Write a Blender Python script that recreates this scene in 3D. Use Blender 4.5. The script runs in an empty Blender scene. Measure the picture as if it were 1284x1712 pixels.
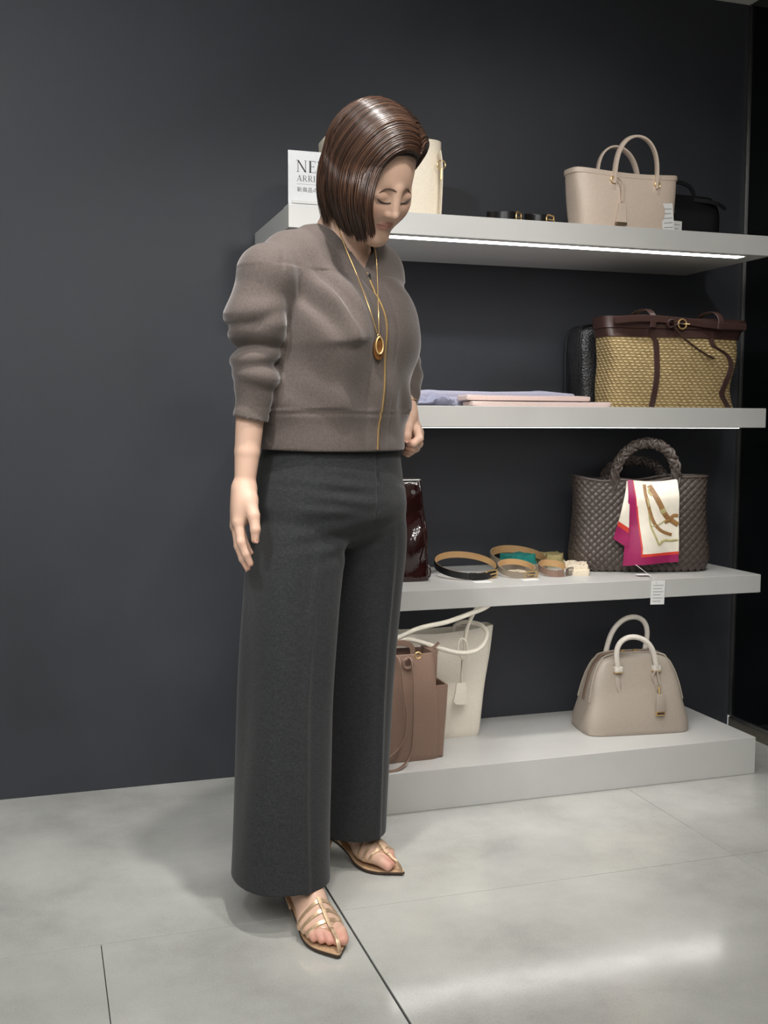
import bpy, bmesh, math, random
import numpy as np
from mathutils import Vector, Matrix, Euler

# ------------------------------------------------------------------ camera
SC = bpy.context.scene
COL = SC.collection
YAW, PITCH, ROLL = (math.radians(a) for a in (17.841, 4.678, 0.173))
FPX = 1795.8
CAM = np.array([-2.149, -2.967, 1.0])


def cam_axes():
    cy, sy = math.cos(YAW), math.sin(YAW)
    fw = np.array([sy * math.cos(PITCH), cy * math.cos(PITCH), -math.sin(PITCH)])
    rt = np.array([cy, -sy, 0.0])
    up = np.cross(rt, fw)
    c, s = math.cos(ROLL), math.sin(ROLL)
    return rt * c + up * s, up * c - rt * s, fw


RT, UP, FW = cam_axes()
cam_data = bpy.data.cameras.new('camera')
cam = bpy.data.objects.new('camera', cam_data)
COL.objects.link(cam)
cam.matrix_world = Matrix(((RT[0], UP[0], -FW[0], CAM[0]), (RT[1], UP[1], -FW[1], CAM[1]),
                           (RT[2], UP[2], -FW[2], CAM[2]), (0, 0, 0, 1)))
cam_data.sensor_fit = 'HORIZONTAL'
cam_data.sensor_width = 36.0
cam_data.lens = FPX / 1284 * 36.0
cam_data.clip_start = 0.05
SC.camera = cam

# ------------------------------------------------------------------ world, lights, exposure
SC.view_settings.view_transform = 'Standard'
SC.view_settings.look = 'None'
SC.view_settings.gamma = 1.0
SC.view_settings.use_curve_mapping = False
SC.view_settings.exposure = 0.45
world = bpy.data.worlds.new('shop_air')
SC.world = world
world.use_nodes = True
world.node_tree.nodes['Background'].inputs[0].default_value = (0.95, 0.98, 1.0, 1)
world.node_tree.nodes['Background'].inputs[1].default_value = 0.25


def spot(name, loc, target, power, size, blend=0.5, radius=0.04, color=(1, 0.97, 0.93)):
    d = bpy.data.lights.new(name, 'SPOT')
    d.energy, d.spot_size, d.spot_blend, d.shadow_soft_size, d.color = power, math.radians(size), blend, radius, color
    o = bpy.data.objects.new(name, d)
    COL.objects.link(o)
    o.location = loc
    o.rotation_euler = (Vector(target) - Vector(loc)).to_track_quat('-Z', 'Y').to_euler()
    return o


def area(name, loc, target, power, sx, sy, color=(1, 0.98, 0.95)):
    d = bpy.data.lights.new(name, 'AREA')
    d.shape, d.size, d.size_y, d.energy, d.color = 'RECTANGLE', sx, sy, power, color
    o = bpy.data.objects.new(name, d)
    COL.objects.link(o)
    o.location = loc
    o.rotation_euler = (Vector(target) - Vector(loc)).to_track_quat('-Z', 'Y').to_euler()
    return o


CEIL = 2.312
# recessed ceiling spots over the sales floor, then two added fill lights
spot('ceiling_and_fill_spot', (-1.25, -1.90, CEIL - 0.03), (-1.45, -0.6, 0.8), 44, 74, 0.6, 0.09)
spot('ceiling_and_fill_spot', (-2.60, -2.05, CEIL - 0.03), (-2.3, 0.0, 1.45), 62, 100, 0.8, 0.06, (0.92, 0.96, 1.0))
spot('ceiling_and_fill_spot', (-1.66, -1.28, CEIL - 0.03), (-1.53, -0.82, 1.25), 52, 56, 0.8, 0.03)
spot('ceiling_and_fill_spot', (-0.80, -1.35, CEIL - 0.03), (-0.75, -0.25, 1.05), 15, 90, 0.7, 0.04)  # added fill spot, brightens the cream handbag and the shelves
area('ambient_fill', (-2.6, -3.3, CEIL - 0.02), (-2.6, -3.3, 0), 75, 2.4, 2.0)  # added soft light behind the camera, stands in for the room's bounce

# ------------------------------------------------------------------ helpers: materials


def srgb(r, g, b):
    f = lambda c: (c / 255 / 12.92) if c / 255 <= 0.04045 else ((c / 255 + 0.055) / 1.055) ** 2.4
    return (f(r), f(g), f(b), 1.0)


class NT:
    """small helper round a material's node tree"""

    def __init__(self, name, color=(200, 200, 200), rough=0.5, metal=0.0, spec=0.5):
        self.m = bpy.data.materials.new(name)
        self.m.use_nodes = True
        self.t = self.m.node_tree
        self.b = self.t.nodes['Principled BSDF']
        self.b.inputs['Base Color'].default_value = srgb(*color)
        self.b.inputs['Roughness'].default_value = rough
        self.b.inputs['Metallic'].default_value = metal
        self.b.inputs['Specular IOR Level'].default_value = spec
        self._co = {}

    def n(self, kind, **kw):
        nd = self.t.nodes.new(kind)
        for k, v in kw.items():
            if k in nd.inputs:
                nd.inputs[k].default_value = v
            else:
                setattr(nd, k, v)
        return nd

    def link(self, a, b):
        self.t.links.new(a, b)

    def co(self, which='Object'):
        if which not in self._co:
            tc = self.n('ShaderNodeTexCoord')
            self._co[which] = tc.outputs[which]
        return self._co[which]

    def mapped(self, scale=(1, 1, 1), rot=(0, 0, 0), which='Object'):
        mp = self.n('ShaderNodeMapping')
        mp.inputs['Scale'].default_value = scale
        mp.inputs['Rotation'].default_value = rot
        self.link(self.co(which), mp.inputs['Vector'])
        return mp.outputs['Vector']

    def noise(self, scale, detail=4, rough=0.55, vec=None):
        nd = self.n('ShaderNodeTexNoise')
        nd.inputs['Scale'].default_value = scale
        nd.inputs['Detail'].default_value = detail
        nd.inputs['Roughness'].default_value = rough
        self.link(vec if vec is not None else self.co(), nd.inputs['Vector'])
        return nd.outputs['Fac']

    def ramp(self, fac, stops):
        r = self.n('ShaderNodeValToRGB')
        cr = r.color_ramp
        while len(cr.elements) < len(stops):
            cr.elements.new(0.5)
        for e, (p, c) in zip(cr.elements, stops):
            e.position = p
            e.color = c if len(c) == 4 else srgb(*c)
        self.link(fac, r.inputs['Fac'])
        return r.outputs['Color']

    def color(self, sock):
        self.link(sock, self.b.inputs['Base Color'])
        return self

    def rough(self, fac, lo, hi):
        mr = self.n('ShaderNodeMapRange')
        mr.inputs['To Min'].default_value = lo
        mr.inputs['To Max'].default_value = hi
        self.link(fac, mr.inputs['Value'])
        self.link(mr.outputs['Result'], self.b.inputs['Roughness'])
        return self

    def bump(self, fac, strength=0.2, dist=0.002):
        bp = self.n('ShaderNodeBump')
        bp.inputs['Strength'].default_value = strength
        bp.inputs['Distance'].default_value = dist
        self.link(fac, bp.inputs['Height'])
        self.link(bp.outputs['Normal'], self.b.inputs['Normal'])
        return self


MATS = {}


def mat(name, color, rough=0.5, metal=0.0, spec=0.5, grain=None, vary=0.0, bump=0.0, bdist=0.001, stretch=(1, 1, 1)):
    """procedural material: base colour with grain of a given scale, colour variation and fine relief"""
    if name in MATS:
        return MATS[name]
    t = NT(name, color, rough, metal, spec)
    sc = grain or 60
    v = t.mapped(stretch)
    f = t.noise(sc, 5, 0.6, v)
    if vary:
        lo = tuple(max(0, c * (1 - vary)) for c in color)
        hi = tuple(min(255, c * (1 + vary)) for c in color)
        t.color(t.ramp(f, [(0.3, lo), (0.7, hi)]))
    if bump:
        t.bump(f, bump, bdist)
    MATS[name] = t.m
    return t.m


# ------------------------------------------------------------------ helpers: meshes


def link_mesh(name, verts, faces, material, parent=None, smooth=True, label=None, matrix=None):
    me = bpy.data.meshes.new(name)
    me.from_pydata([tuple(map(float, v)) for v in verts], [], [tuple(int(i) for i in f) for f in faces])
    me.validate()
    me.update()
    return link_data(name, me, material, parent, smooth, label, matrix)


def link_data(name, me, material, parent=None, smooth=True, label=None, matrix=None):
    if smooth:
        me.polygons.foreach_set('use_smooth', [True] * len(me.polygons))
    if material:
        me.materials.clear()
        me.materials.append(material)
    o = bpy.data.objects.new(name, me)
    COL.objects.link(o)
    if parent:
        o.parent = parent
    if matrix is not None:
        o.matrix_basis = matrix
    if label:
        o['label'] = label
    return o


def empty(name, loc=(0, 0, 0), rz=0.0, label=None, cat=None, group=None, kind=None):
    o = bpy.data.objects.new(name, None)
    COL.objects.link(o)
    o.location = loc
    o.rotation_euler = (0, 0, rz)
    tag(o, label, cat, group, kind)
    return o


def tag(o, label=None, cat=None, group=None, kind=None):
    for k, v in (('label', label), ('category', cat), ('group', group), ('kind', kind)):
        if v:
            o[k] = v
    return o


class MB:
    """collects shapes into one mesh"""

    def __init__(self):
        self.v, self.f = [], []

    def add(self, verts, faces):
        k = len(self.v)
        self.v.extend([tuple(map(float, p)) for p in verts])
        self.f.extend([tuple(int(i) + k for i in f) for f in faces])
        return self

    def box(self, lo, hi, bevel=0.0):
        bm = bmesh.new()
        bmesh.ops.create_cube(bm, size=1)
        for v in bm.verts:
            v.co = Vector([(lo[i] + hi[i]) / 2 + v.co[i] * (hi[i] - lo[i]) for i in range(3)])
        if bevel:
            bmesh.ops.bevel(bm, geom=list(bm.edges), offset=bevel, segments=2, affect='EDGES', profile=0.5)
        bm.verts.index_update()
        self.add([v.co for v in bm.verts], [[v.index for v in f.verts] for f in bm.faces])
        bm.free()
        return self

    def tube(self, pts, radius, sides=8, closed=False, flat=None, up=None, caps=True):
        """tube through pts; radius scalar or list; flat=(ru, rv) for a strap-shaped section (rv along 'up')"""
        P = np.array(pts, float)
        n = len(P)
        T = np.zeros_like(P)
        if closed:
            T = np.roll(P, -1, 0) - np.roll(P, 1, 0)
        else:
            T[1:-1] = P[2:] - P[:-2]
            T[0], T[-1] = P[1] - P[0], P[-1] - P[-2]
        T /= np.maximum(np.linalg.norm(T, axis=1, keepdims=True), 1e-9)
        ref = np.array(up if up is not None else (0, 0, 1.0), float)
        rad = np.broadcast_to(np.array(radius, float), (n,)) if np.ndim(radius) <= 1 else radius
        rings = []
        N = None
        for i in range(n):
            if up is not None or N is None:
                rf = ref if ref.ndim == 1 else ref[i]
                N = rf - T[i] * (rf @ T[i])
                if np.linalg.norm(N) < 1e-3:
                    alt = np.array([1.0, 0, 0]) if abs(T[i][0]) < 0.9 else np.array([0, 1.0, 0])
                    N = alt - T[i] * (alt @ T[i])
            else:
                N = N - T[i] * (N @ T[i])
            N = N / np.linalg.norm(N)
            Bn = np.cross(T[i], N)
            if flat:
                ru, rv = flat[0], flat[1]
                ang = np.linspace(0, 2 * np.pi, sides, endpoint=False)
                cs, sn = np.cos(ang), np.sin(ang)
                e = 0.45
                x = np.sign(cs) * np.abs(cs) ** e * ru
                y = np.sign(sn) * np.abs(sn) ** e * rv
                rings.append(P[i] + np.outer(x, Bn) + np.outer(y, N))
            else:
                ang = np.linspace(0, 2 * np.pi, sides, endpoint=False)
                rings.append(P[i] + rad[i] * (np.outer(np.cos(ang), Bn) + np.outer(np.sin(ang), N)))
        return self.loft(rings, closed=closed, caps=caps)

    def loft(self, rings, closed=False, caps=True, cap0=None, cap1=None):
        R = [np.array(r) for r in rings]
        n, s = len(R), len(R[0])
        verts = np.concatenate(R)
        faces = []
        for i in range(n if closed else n - 1):
            a, b = i * s, ((i + 1) % n) * s
            for j in range(s):
                k = (j + 1) % s
                faces.append((a + j, a + k, b + k, b + j))
        if not closed:
            if cap0 if cap0 is not None else caps:
                faces.append(tuple(range(s - 1, -1, -1)))
            if cap1 if cap1 is not None else caps:
                faces.append(tuple(range((n - 1) * s, n * s)))
        return self.add(verts, faces)

    def grid(self, G, thick=0.0):
        """sheet from an (n, m, 3) array of points; thick>0 gives it a back side"""
        G = np.array(G, float)
        n, m = G.shape[:2]
        if thick:
            du = np.gradient(G, axis=0)
            dv = np.gradient(G, axis=1)
            N = np.cross(du, dv)
            N /= np.maximum(np.linalg.norm(N, axis=2, keepdims=True), 1e-9)
            H = G - N * thick
            verts = np.concatenate([G.reshape(-1, 3), H.reshape(-1, 3)])
            o = n * m
        else:
            verts, o = G.reshape(-1, 3), 0
        faces = []
        for i in range(n - 1):
            for j in range(m - 1):
                a = i * m + j
                faces.append((a, a + m, a + m + 1, a + 1))
                if thick:
                    faces.append((o + a, o + a + 1, o + a + m + 1, o + a + m))
        if thick:
            rim = [i * m for i in range(n)] + [(n - 1) * m + j for j in range(1, m)] + \
                  [i * m + m - 1 for i in range(n - 2, -1, -1)] + [j for j in range(m - 2, 0, -1)]
            for a, b in zip(rim, rim[1:] + rim[:1]):
                faces.append((a, o + a, o + b, b))
        return self.add(verts, faces)

    def obj(self, name, material, parent=None, smooth=True, label=None, matrix=None, fix=True, sub=0):
        o = link_mesh(name, self.v, self.f, material, parent, smooth, label, matrix)
        if fix:
            bm = bmesh.new()
            bm.from_mesh(o.data)
            bmesh.ops.recalc_face_normals(bm, faces=list(bm.faces))
            bm.to_mesh(o.data)
            bm.free()
        if sub:
            md = o.modifiers.new('subdivision', 'SUBSURF')
            md.levels = md.render_levels = sub
        if smooth:
            set_auto(o)
        return o


def set_auto(o, angle=38):
    """keep hard edges crisp: mark edges above the angle as sharp"""
    me = o.data
    bm = bmesh.new()
    bm.from_mesh(me)
    lim = math.radians(angle)
    for e in bm.edges:
        if len(e.link_faces) == 2 and e.calc_face_angle(0) > lim:
            e.smooth = False
    bm.to_mesh(me)
    bm.free()


def spline(ctrl, n=24, closed=False):
    """Catmull-Rom through control points"""
    P = np.array(ctrl, float)
    k = len(P)
    if closed:
        t = np.linspace(0, k, n, endpoint=False)
        g = lambda i: P[i % k]
    else:
        t = np.linspace(0, k - 1, n)
        g = lambda i: P[i] if 0 <= i < k else (2 * P[0] - P[1] if i < 0 else 2 * P[-1] - P[-2])
    out = []
    for x in t:
        i = int(min(math.floor(x), (k - 1) if closed else (k - 2)))
        u = x - i
        p0, p1, p2, p3 = g(i - 1), g(i), g(i + 1), g(i + 2)
        out.append(0.5 * (2 * p1 + (p2 - p0) * u + (2 * p0 - 5 * p1 + 4 * p2 - p3) * u * u + (3 * p1 - p0 - 3 * p2 + p3) * u ** 3))
    return np.array(out)


def sring(cx, cy, z, a, b, e=0.5, n=40, rot=0.0):
    """superellipse ring; e small = boxier"""
    t = np.linspace(0, 2 * np.pi, n, endpoint=False)
    c, s = np.cos(t), np.sin(t)
    x = np.sign(c) * np.abs(c) ** e * a
    y = np.sign(s) * np.abs(s) ** e * b
    cr, sr = math.cos(rot), math.sin(rot)
    return np.stack([cx + x * cr - y * sr, cy + x * sr + y * cr, np.full(n, z)], 1)


def ray_dir(px, py):
    return RT * ((px - 642) / FPX) + UP * ((856 - py) / FPX) + FW


def on_plane(px, py, axis, val):
    d = ray_dir(px, py)
    return CAM + d * ((val - CAM[axis]) / d[axis])

# ================================================================== the setting
t = NT('wall_charcoal', (58, 60, 66), 0.55, 0, 0.4)
f1 = t.noise(700, 3, 0.7)
f2 = t.noise(3.0, 4, 0.5)
mx = t.n('ShaderNodeMath', operation='MULTIPLY_ADD')
t.link(f1, mx.inputs[0]); mx.inputs[1].default_value = 0.55
t.link(f2, mx.inputs[2])
t.color(t.ramp(mx.outputs[0], [(0.45, (46, 48, 53)), (0.95, (56, 58, 64))]))
t.bump(f1, 0.35, 0.0012)
t.rough(f2, 0.45, 0.62)
M_WALL = t.m

t = NT('tile_concrete', (172, 172, 168), 0.25, 0, 0.5)
f1 = t.noise(2.6, 7, 0.62)
f2 = t.noise(240, 3, 0.6)
mx = t.n('ShaderNodeMath', operation='MULTIPLY_ADD')
t.link(f2, mx.inputs[0]); mx.inputs[1].default_value = 0.28
t.link(f1, mx.inputs[2])
t.color(t.ramp(mx.outputs[0], [(0.42, (156, 156, 151)), (0.62, (177, 177, 172)), (0.9, (196, 196, 191))]))
f3 = t.noise(16, 6, 0.7)
t.rough(f3, 0.05, 0.22)
t.bump(f3, 0.03, 0.002)
M_TILE = t.m
M_JOINT = mat('tile_joint', (52, 52, 52), 0.85, grain=300, vary=0.1)
M_CEIL = mat('ceiling_paint', (232, 231, 227), 0.8, grain=300, bump=0.05)
M_PALE = mat('pale_paint', (214, 213, 209), 0.75, grain=200, bump=0.05)
M_SHELF = mat('shelf_lacquer', (196, 195, 192), 0.38, spec=0.5, grain=8, vary=0.012, bump=0.03, bdist=0.0004)
M_PLINTH = mat('plinth_brown', (88, 84, 76), 0.5, grain=80, vary=0.05)
M_STEEL = mat('brushed_steel', (170, 170, 168), 0.35, 1.0, grain=200, vary=0.05)
t = NT('dark_glass', (10, 12, 14), 0.03, 0, 0.5)
f1 = t.noise(1.5, 2)
t.color(t.ramp(f1, [(0.3, (9, 12, 14)), (0.7, (13, 15, 17))]))
M_GLASS = t.m
t = NT('led_diffuser', (250, 250, 250), 0.4)
t.b.inputs['Emission Color'].default_value = (1, 0.985, 0.96, 1)
t.b.inputs['Emission Strength'].default_value = 9.0
M_LED = t.m

# floor with its large tiles: joints run along x = -1.575, -0.62 and the row line y = -0.90
XL, XR, YF, YB = -6.0, 0.012, -6.6, 0.0
floor = MB().box((XL, YF, -0.06), (XR + 1.2, YB + 0.02, -0.004)).obj('floor', M_JOINT, smooth=False)
tag(floor, kind='structure')
TL = 0.955
rows = [(-0.9025, 0.05), (-1.8575, -0.9025), (-2.8125, -1.8575), (-3.77, -2.8125)]
for ri, (y0, y1) in enumerate(rows):
    y1c = min(y1, 0.0)
    xs = [-1.577 + TL * k for k in range(-3, 3)]
    if ri % 2 == 1:
        xs = [x + TL * 0.5 if x < -1.6 else x for x in xs] + [-1.577 - TL * 3]
    xs = sorted(set([round(x, 4) for x in xs]))
    for x0, x1 in zip(xs[:-1], xs[1:]):
        x1 = min(x1, XR + 0.9)
        g0 = 0.0022 if abs(x0 + 1.577) < 0.01 else 0.0008
        g1 = 0.0022 if abs(x1 + 1.577) < 0.01 else 0.0008
        if x1 - x0 < 0.05:
            continue
        MB().box((x0 + g0, y0 + 0.0010, -0.03), (x1 - g1, y1c - 0.0010, 0.0), 0.0006).obj('tile', M_TILE, floor, smooth=False)
# beyond the nearest rows the tiles lie behind the camera
MB().box((XL, YF, -0.03), (XR + 0.9, -3.771, 0.0)).obj('tile', M_TILE, floor, smooth=False)
MB().box((XL, -3.77, -0.03), (-1.577 + TL * -3 - 0.51, 0, 0.0)).obj('tile', M_TILE, floor, smooth=False)

tag(MB().box((XL, 0.0, -0.06), (0.0, 0.1, CEIL)).obj('wall_back', M_WALL, smooth=False), kind='structure')
# dark glass partition on the right, standing on a low plinth with a steel edge
wr = MB().box((0.006, YF, 0.047), (0.03, -0.004, CEIL)).obj('wall_right', M_GLASS, smooth=False)
tag(wr, kind='structure')
MB().box((0.0, -0.012, 0.047), (0.006, 0.0, CEIL - 0.002)).obj('edge_profile', M_STEEL, wr, smooth=False)
MB().box((0.0, YF, 0.04), (0.0065, -0.012, 0.049)).obj('bottom_rail', M_STEEL, wr, smooth=False)
tag(MB().box((0.004, YF, -0.02), (0.05, 0.0, 0.04)).obj('baseboard_right', M_PLINTH, smooth=False), kind='structure')
tag(MB().box((XL, YF, CEIL), (1.3, 0.1, CEIL + 0.1)).obj('ceiling', M_CEIL, smooth=False), kind='structure')
tag(MB().box((XL - 0.1, YF, -0.06), (XL, 0.1, CEIL)).obj('wall_left', M_PALE, smooth=False), kind='structure')
tag(MB().box((XL, YF - 0.1, -0.06), (1.3, YF, CEIL)).obj('wall_front', M_PALE, smooth=False), kind='structure')

# shelves
SX0, SX1, SD = -1.569, -0.204, 0.417
SHELF = {1: (1.467, 1.521), 2: (0.993, 1.047), 3: (0.527, 0.578)}
words_s = {1: 'topmost white wall shelf with glowing light strip, carrying the cream tote',
           2: 'middle white wall shelf at waist height, carrying the straw bag',
           3: 'lowest floating white wall shelf, carrying belts and the woven tote'}
for k, (z0, z1) in SHELF.items():
    s = empty('wall_shelf', (0, 0, z0), label=words_s[k], cat='shelf', group='white wall shelves')
    MB().box((SX0, -SD, 0), (SX1, -0.0005, z1 - z0), 0.0012).obj('board', M_SHELF, s, smooth=False)
    c = MB().box((SX0 + 0.07, -SD + 0.022, -0.0006), (SX1 - 0.063, -SD + 0.062, 0.0005), 0.0015)
    c.obj('light_channel', M_SHELF, s, smooth=False)
    MB().box((SX0 + 0.075, -SD + 0.026, -0.0016), (SX1 - 0.068, -SD + 0.058, 0.0003), 0.0004).obj('led_strip', M_LED, s, smooth=False, label='glowing white light strip under the shelf')
BASE_Z = 0.107
p = MB().box((SX0, -SD, 0.0003), (SX1, -0.0005, BASE_Z), 0.0012).obj('display_platform', M_SHELF, smooth=False)
tag(p, 'low white display platform on the floor below the shelves', 'platform')

# ================================================================== solid modelling: distance fields and surface nets


def smin(a, b, k):
    if k <= 0:
        return np.minimum(a, b)
    h = np.clip(0.5 + 0.5 * (b - a) / k, 0, 1)
    return b + (a - b) * h - k * h * (1 - h)


class Field:
    def __init__(self):
        self.ops, self.post = [], []

    def put(self, fn, c, R, k=0.0, mode=1):
        self.ops.append((fn, np.array(c, float), R, k, mode))
        return self

    def cone(self, a, b, ra, rb, k=0.01, mode=1):
        a, b = np.array(a, float), np.array(b, float)
        ab = b - a
        L2 = max(ab @ ab, 1e-9)

        def fn(P):
            h = np.clip(((P - a) @ ab) / L2, 0, 1)
            return np.linalg.norm(P - a - h[:, None] * ab, axis=1) - (ra + (rb - ra) * h)
        return self.put(fn, (a + b) / 2, math.sqrt(L2) / 2 + max(ra, rb), k, mode)

    def chain(self, pts, radii, k=0.01, kj=None):
        for i in range(len(pts) - 1):
            self.cone(pts[i], pts[i + 1], radii[i], radii[i + 1], k if (kj is None or i == 0) else kj)
        return self

    def ell(self, c, r, axes=None, k=0.01, mode=1):
        c, r = np.array(c, float), np.array(r, float)
        A = np.eye(3) if axes is None else np.array(axes, float)

        def fn(P):
            q = (P - c) @ A.T
            k0 = np.linalg.norm(q / r, axis=1)
            k1 = np.linalg.norm(q / (r * r), axis=1)
            return k0 * (k0 - 1) / np.maximum(k1, 1e-6)
        return self.put(fn, c, r.max(), k, mode)

    def vtube(self, table, rot, power=2.4, k=0.02, mode=1, cap=True):
        """upright tube; table rows (z, cx, cy, a, b): a along the lateral axis, b along the front axis, axes turned by rot"""
        T = np.array(sorted(table), float)
        zz = np.linspace(T[0, 0], T[-1, 0], 160)
        S = np.stack([smooth_interp(zz, T[:, 0], T[:, i]) for i in range(1, 5)], 1)
        cr, sr = math.cos(rot), math.sin(rot)

        def fn(P):
            z = P[:, 2]
            cx, cy, a, b = (np.interp(z, zz, S[:, i]) for i in range(4))
            x, y = P[:, 0] - cx, P[:, 1] - cy
            p, q = np.abs(x * cr + y * sr) / a, np.abs(-x * sr + y * cr) / b
            kk = (p ** power + q ** power) ** (1 / power)
            rr = np.hypot(x, y)
            d = np.where(kk > 1e-6, (kk - 1) / np.maximum(kk, 1e-6) * rr, -np.minimum(a, b))
            d = np.maximum(d, -np.minimum(a, b))
            if cap:
                d = np.maximum(d, np.maximum(z - T[-1, 0], T[0, 0] - z))
            return d
        c = [T[:, 1].mean(), T[:, 2].mean(), (T[0, 0] + T[-1, 0]) / 2]
        return self.put(fn, c, (T[-1, 0] - T[0, 0]) / 2 + T[:, 3:].max() + 0.15, k, mode)

    def __call__(self, P, c=None, rb=0.0):
        d = np.full(len(P), 9.0)
        for fn, oc, R, k, mode in self.ops:
            if c is not None and np.linalg.norm(c - oc) > R + rb + k + 0.03:
                continue
            e = fn(P)
            if mode > 0:
                d = smin(d, e, k)
            else:
                d = -smin(-d, e, k)
        for g in self.post:
            d = g(P, d)
        return d

    def grad(self, P, e=0.0015):
        G = np.stack([self(P + np.eye(3)[i] * e) - self(P - np.eye(3)[i] * e) for i in range(3)], 1)
        return G / np.maximum(np.linalg.norm(G, axis=1, keepdims=True), 1e-9)

    def snap(self, P, off=0.0, it=6):
        P = np.array(P, float)
        for _ in range(it):
            P = P - self.grad(P) * np.clip(self(P) - off, -0.02, 0.02)[:, None]
        return P


def smooth_interp(x, xp, fp):
    """monotone-ish cubic (Catmull-Rom in parameter) interpolation"""
    x = np.asarray(x, float)
    m = np.gradient(fp, xp) if len(xp) > 2 else np.full(len(xp), (fp[-1] - fp[0]) / (xp[-1] - xp[0]))
    i = np.clip(np.searchsorted(xp, x) - 1, 0, len(xp) - 2)
    h = xp[i + 1] - xp[i]
    t = np.clip((x - xp[i]) / h, 0, 1)
    return ((2 * t ** 3 - 3 * t ** 2 + 1) * fp[i] + (t ** 3 - 2 * t ** 2 + t) * h * m[i] +
            (-2 * t ** 3 + 3 * t ** 2) * fp[i + 1] + (t ** 3 - t ** 2) * h * m[i + 1])


def polygonize(F, lo, hi, h, smooth=2, blk=16, reach=1.7):
    lo, hi = np.array(lo, float), np.array(hi, float)
    nb = np.ceil((hi - lo) / (h * blk)).astype(int)
    n = nb * blk + 1
    D = np.empty(n, np.float32)
    ax = [np.arange(b) for b in nb]
    IJ = np.stack(np.meshgrid(*ax, indexing='ij'), -1).reshape(-1, 3)
    ctr = lo + (IJ + 0.5) * blk * h
    dc = np.concatenate([F(ctr[i:i + 4000]) for i in range(0, len(ctr), 4000)])
    rb = blk * h * math.sqrt(3) / 2
    g = np.stack(np.meshgrid(*[np.arange(blk + 1)] * 3, indexing='ij'), -1).reshape(-1, 3) * h
    for (i, j, k), c, d in zip(IJ * blk, ctr, dc):
        s = (slice(i, i + blk + 1), slice(j, j + blk + 1), slice(k, k + blk + 1))
        if abs(d) > rb * reach + 0.004:
            D[s] = 1.0 if d > 0 else -1.0
    for (i, j, k), c, d in zip(IJ * blk, ctr, dc):
        if abs(d) <= rb * reach + 0.004:
            s = (slice(i, i + blk + 1), slice(j, j + blk + 1), slice(k, k + blk + 1))
            D[s] = F(g + c - blk * h / 2, c, rb).reshape(blk + 1, blk + 1, blk + 1)
    S = D < 0
    cnt = np.zeros(n - 1, np.int8)
    for dx in (0, 1):
        for dy in (0, 1):
            for dz in (0, 1):
                cnt += S[dx:n[0] - 1 + dx, dy:n[1] - 1 + dy, dz:n[2] - 1 + dz]
    act = np.argwhere((cnt > 0) & (cnt < 8))
    idx = np.full(n - 1, -1, np.int32)
    idx[tuple(act.T)] = np.arange(len(act))
    corner = np.array([(a, b, c) for a in (0, 1) for b in (0, 1) for c in (0, 1)])
    V = np.stack([D[tuple((act + c).T)] for c in corner], 1)
    acc, num = np.zeros((len(act), 3)), np.zeros(len(act))
    for a in range(8):
        for b in range(a + 1, 8):
            if np.abs(corner[a] - corner[b]).sum() != 1:
                continue
            m = (V[:, a] < 0) != (V[:, b] < 0)
            t = V[m, a] / (V[m, a] - V[m, b])
            acc[m] += corner[a] + t[:, None] * (corner[b] - corner[a])
            num[m] += 1
    verts = lo + (act + acc / num[:, None]) * h
    faces = []
    for axis in range(3):
        u, v = (axis + 1) % 3, (axis + 2) % 3
        sl0, sl1 = [slice(None)] * 3, [slice(None)] * 3
        sl0[axis], sl1[axis] = slice(0, -1), slice(1, None)
        cr = S[tuple(sl0)] != S[tuple(sl1)]
        e = np.argwhere(cr)
        ok = (e[:, u] > 0) & (e[:, v] > 0) & (e[:, u] < n[u] - 1) & (e[:, v] < n[v] - 1)
        e = e[ok]
        q = []
        for du, dv in ((-1, -1), (0, -1), (0, 0), (-1, 0)):
            c = e.copy()
            c[:, u] += du
            c[:, v] += dv
            q.append(idx[tuple(c.T)])
        q = np.stack(q, 1)
        flip = ~S[tuple(e.T)]
        q[flip] = q[flip][:, ::-1]
        faces.append(q)
    faces = np.concatenate(faces)
    faces = faces[(faces >= 0).all(1)]
    E = np.concatenate([faces[:, [0, 1]], faces[:, [1, 2]], faces[:, [2, 3]], faces[:, [3, 0]]])
    deg = np.bincount(E.ravel(), minlength=len(verts)).astype(float)
    for it in range(smooth):
        for lam in (0.5, -0.52):
            s = np.zeros_like(verts)
            for d in range(3):
                s[:, d] = np.bincount(E[:, 0], verts[E[:, 1], d], len(verts)) + np.bincount(E[:, 1], verts[E[:, 0], d], len(verts))
            verts = verts + lam * (s / np.maximum(deg, 1)[:, None] - verts)
    return verts, faces


def np_mesh(name, verts, faces):
    me = bpy.data.meshes.new(name)
    me.vertices.add(len(verts))
    me.vertices.foreach_set('co', np.asarray(verts, np.float32).ravel())
    me.loops.add(faces.size)
    me.loops.foreach_set('vertex_index', np.asarray(faces, np.int32).ravel())
    me.polygons.add(len(faces))
    me.polygons.foreach_set('loop_start', np.arange(0, faces.size, 4, dtype=np.int32))
    me.polygons.foreach_set('use_smooth', np.ones(len(faces), bool))
    me.update(calc_edges=True)
    return me



# ================================================================== goods on the shelves
def leather(name, col, rough=0.42, bump=0.18):
    return mat(name, col, rough, 0.0, 0.45, grain=420, vary=0.05, bump=bump, bdist=0.0007)


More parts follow.
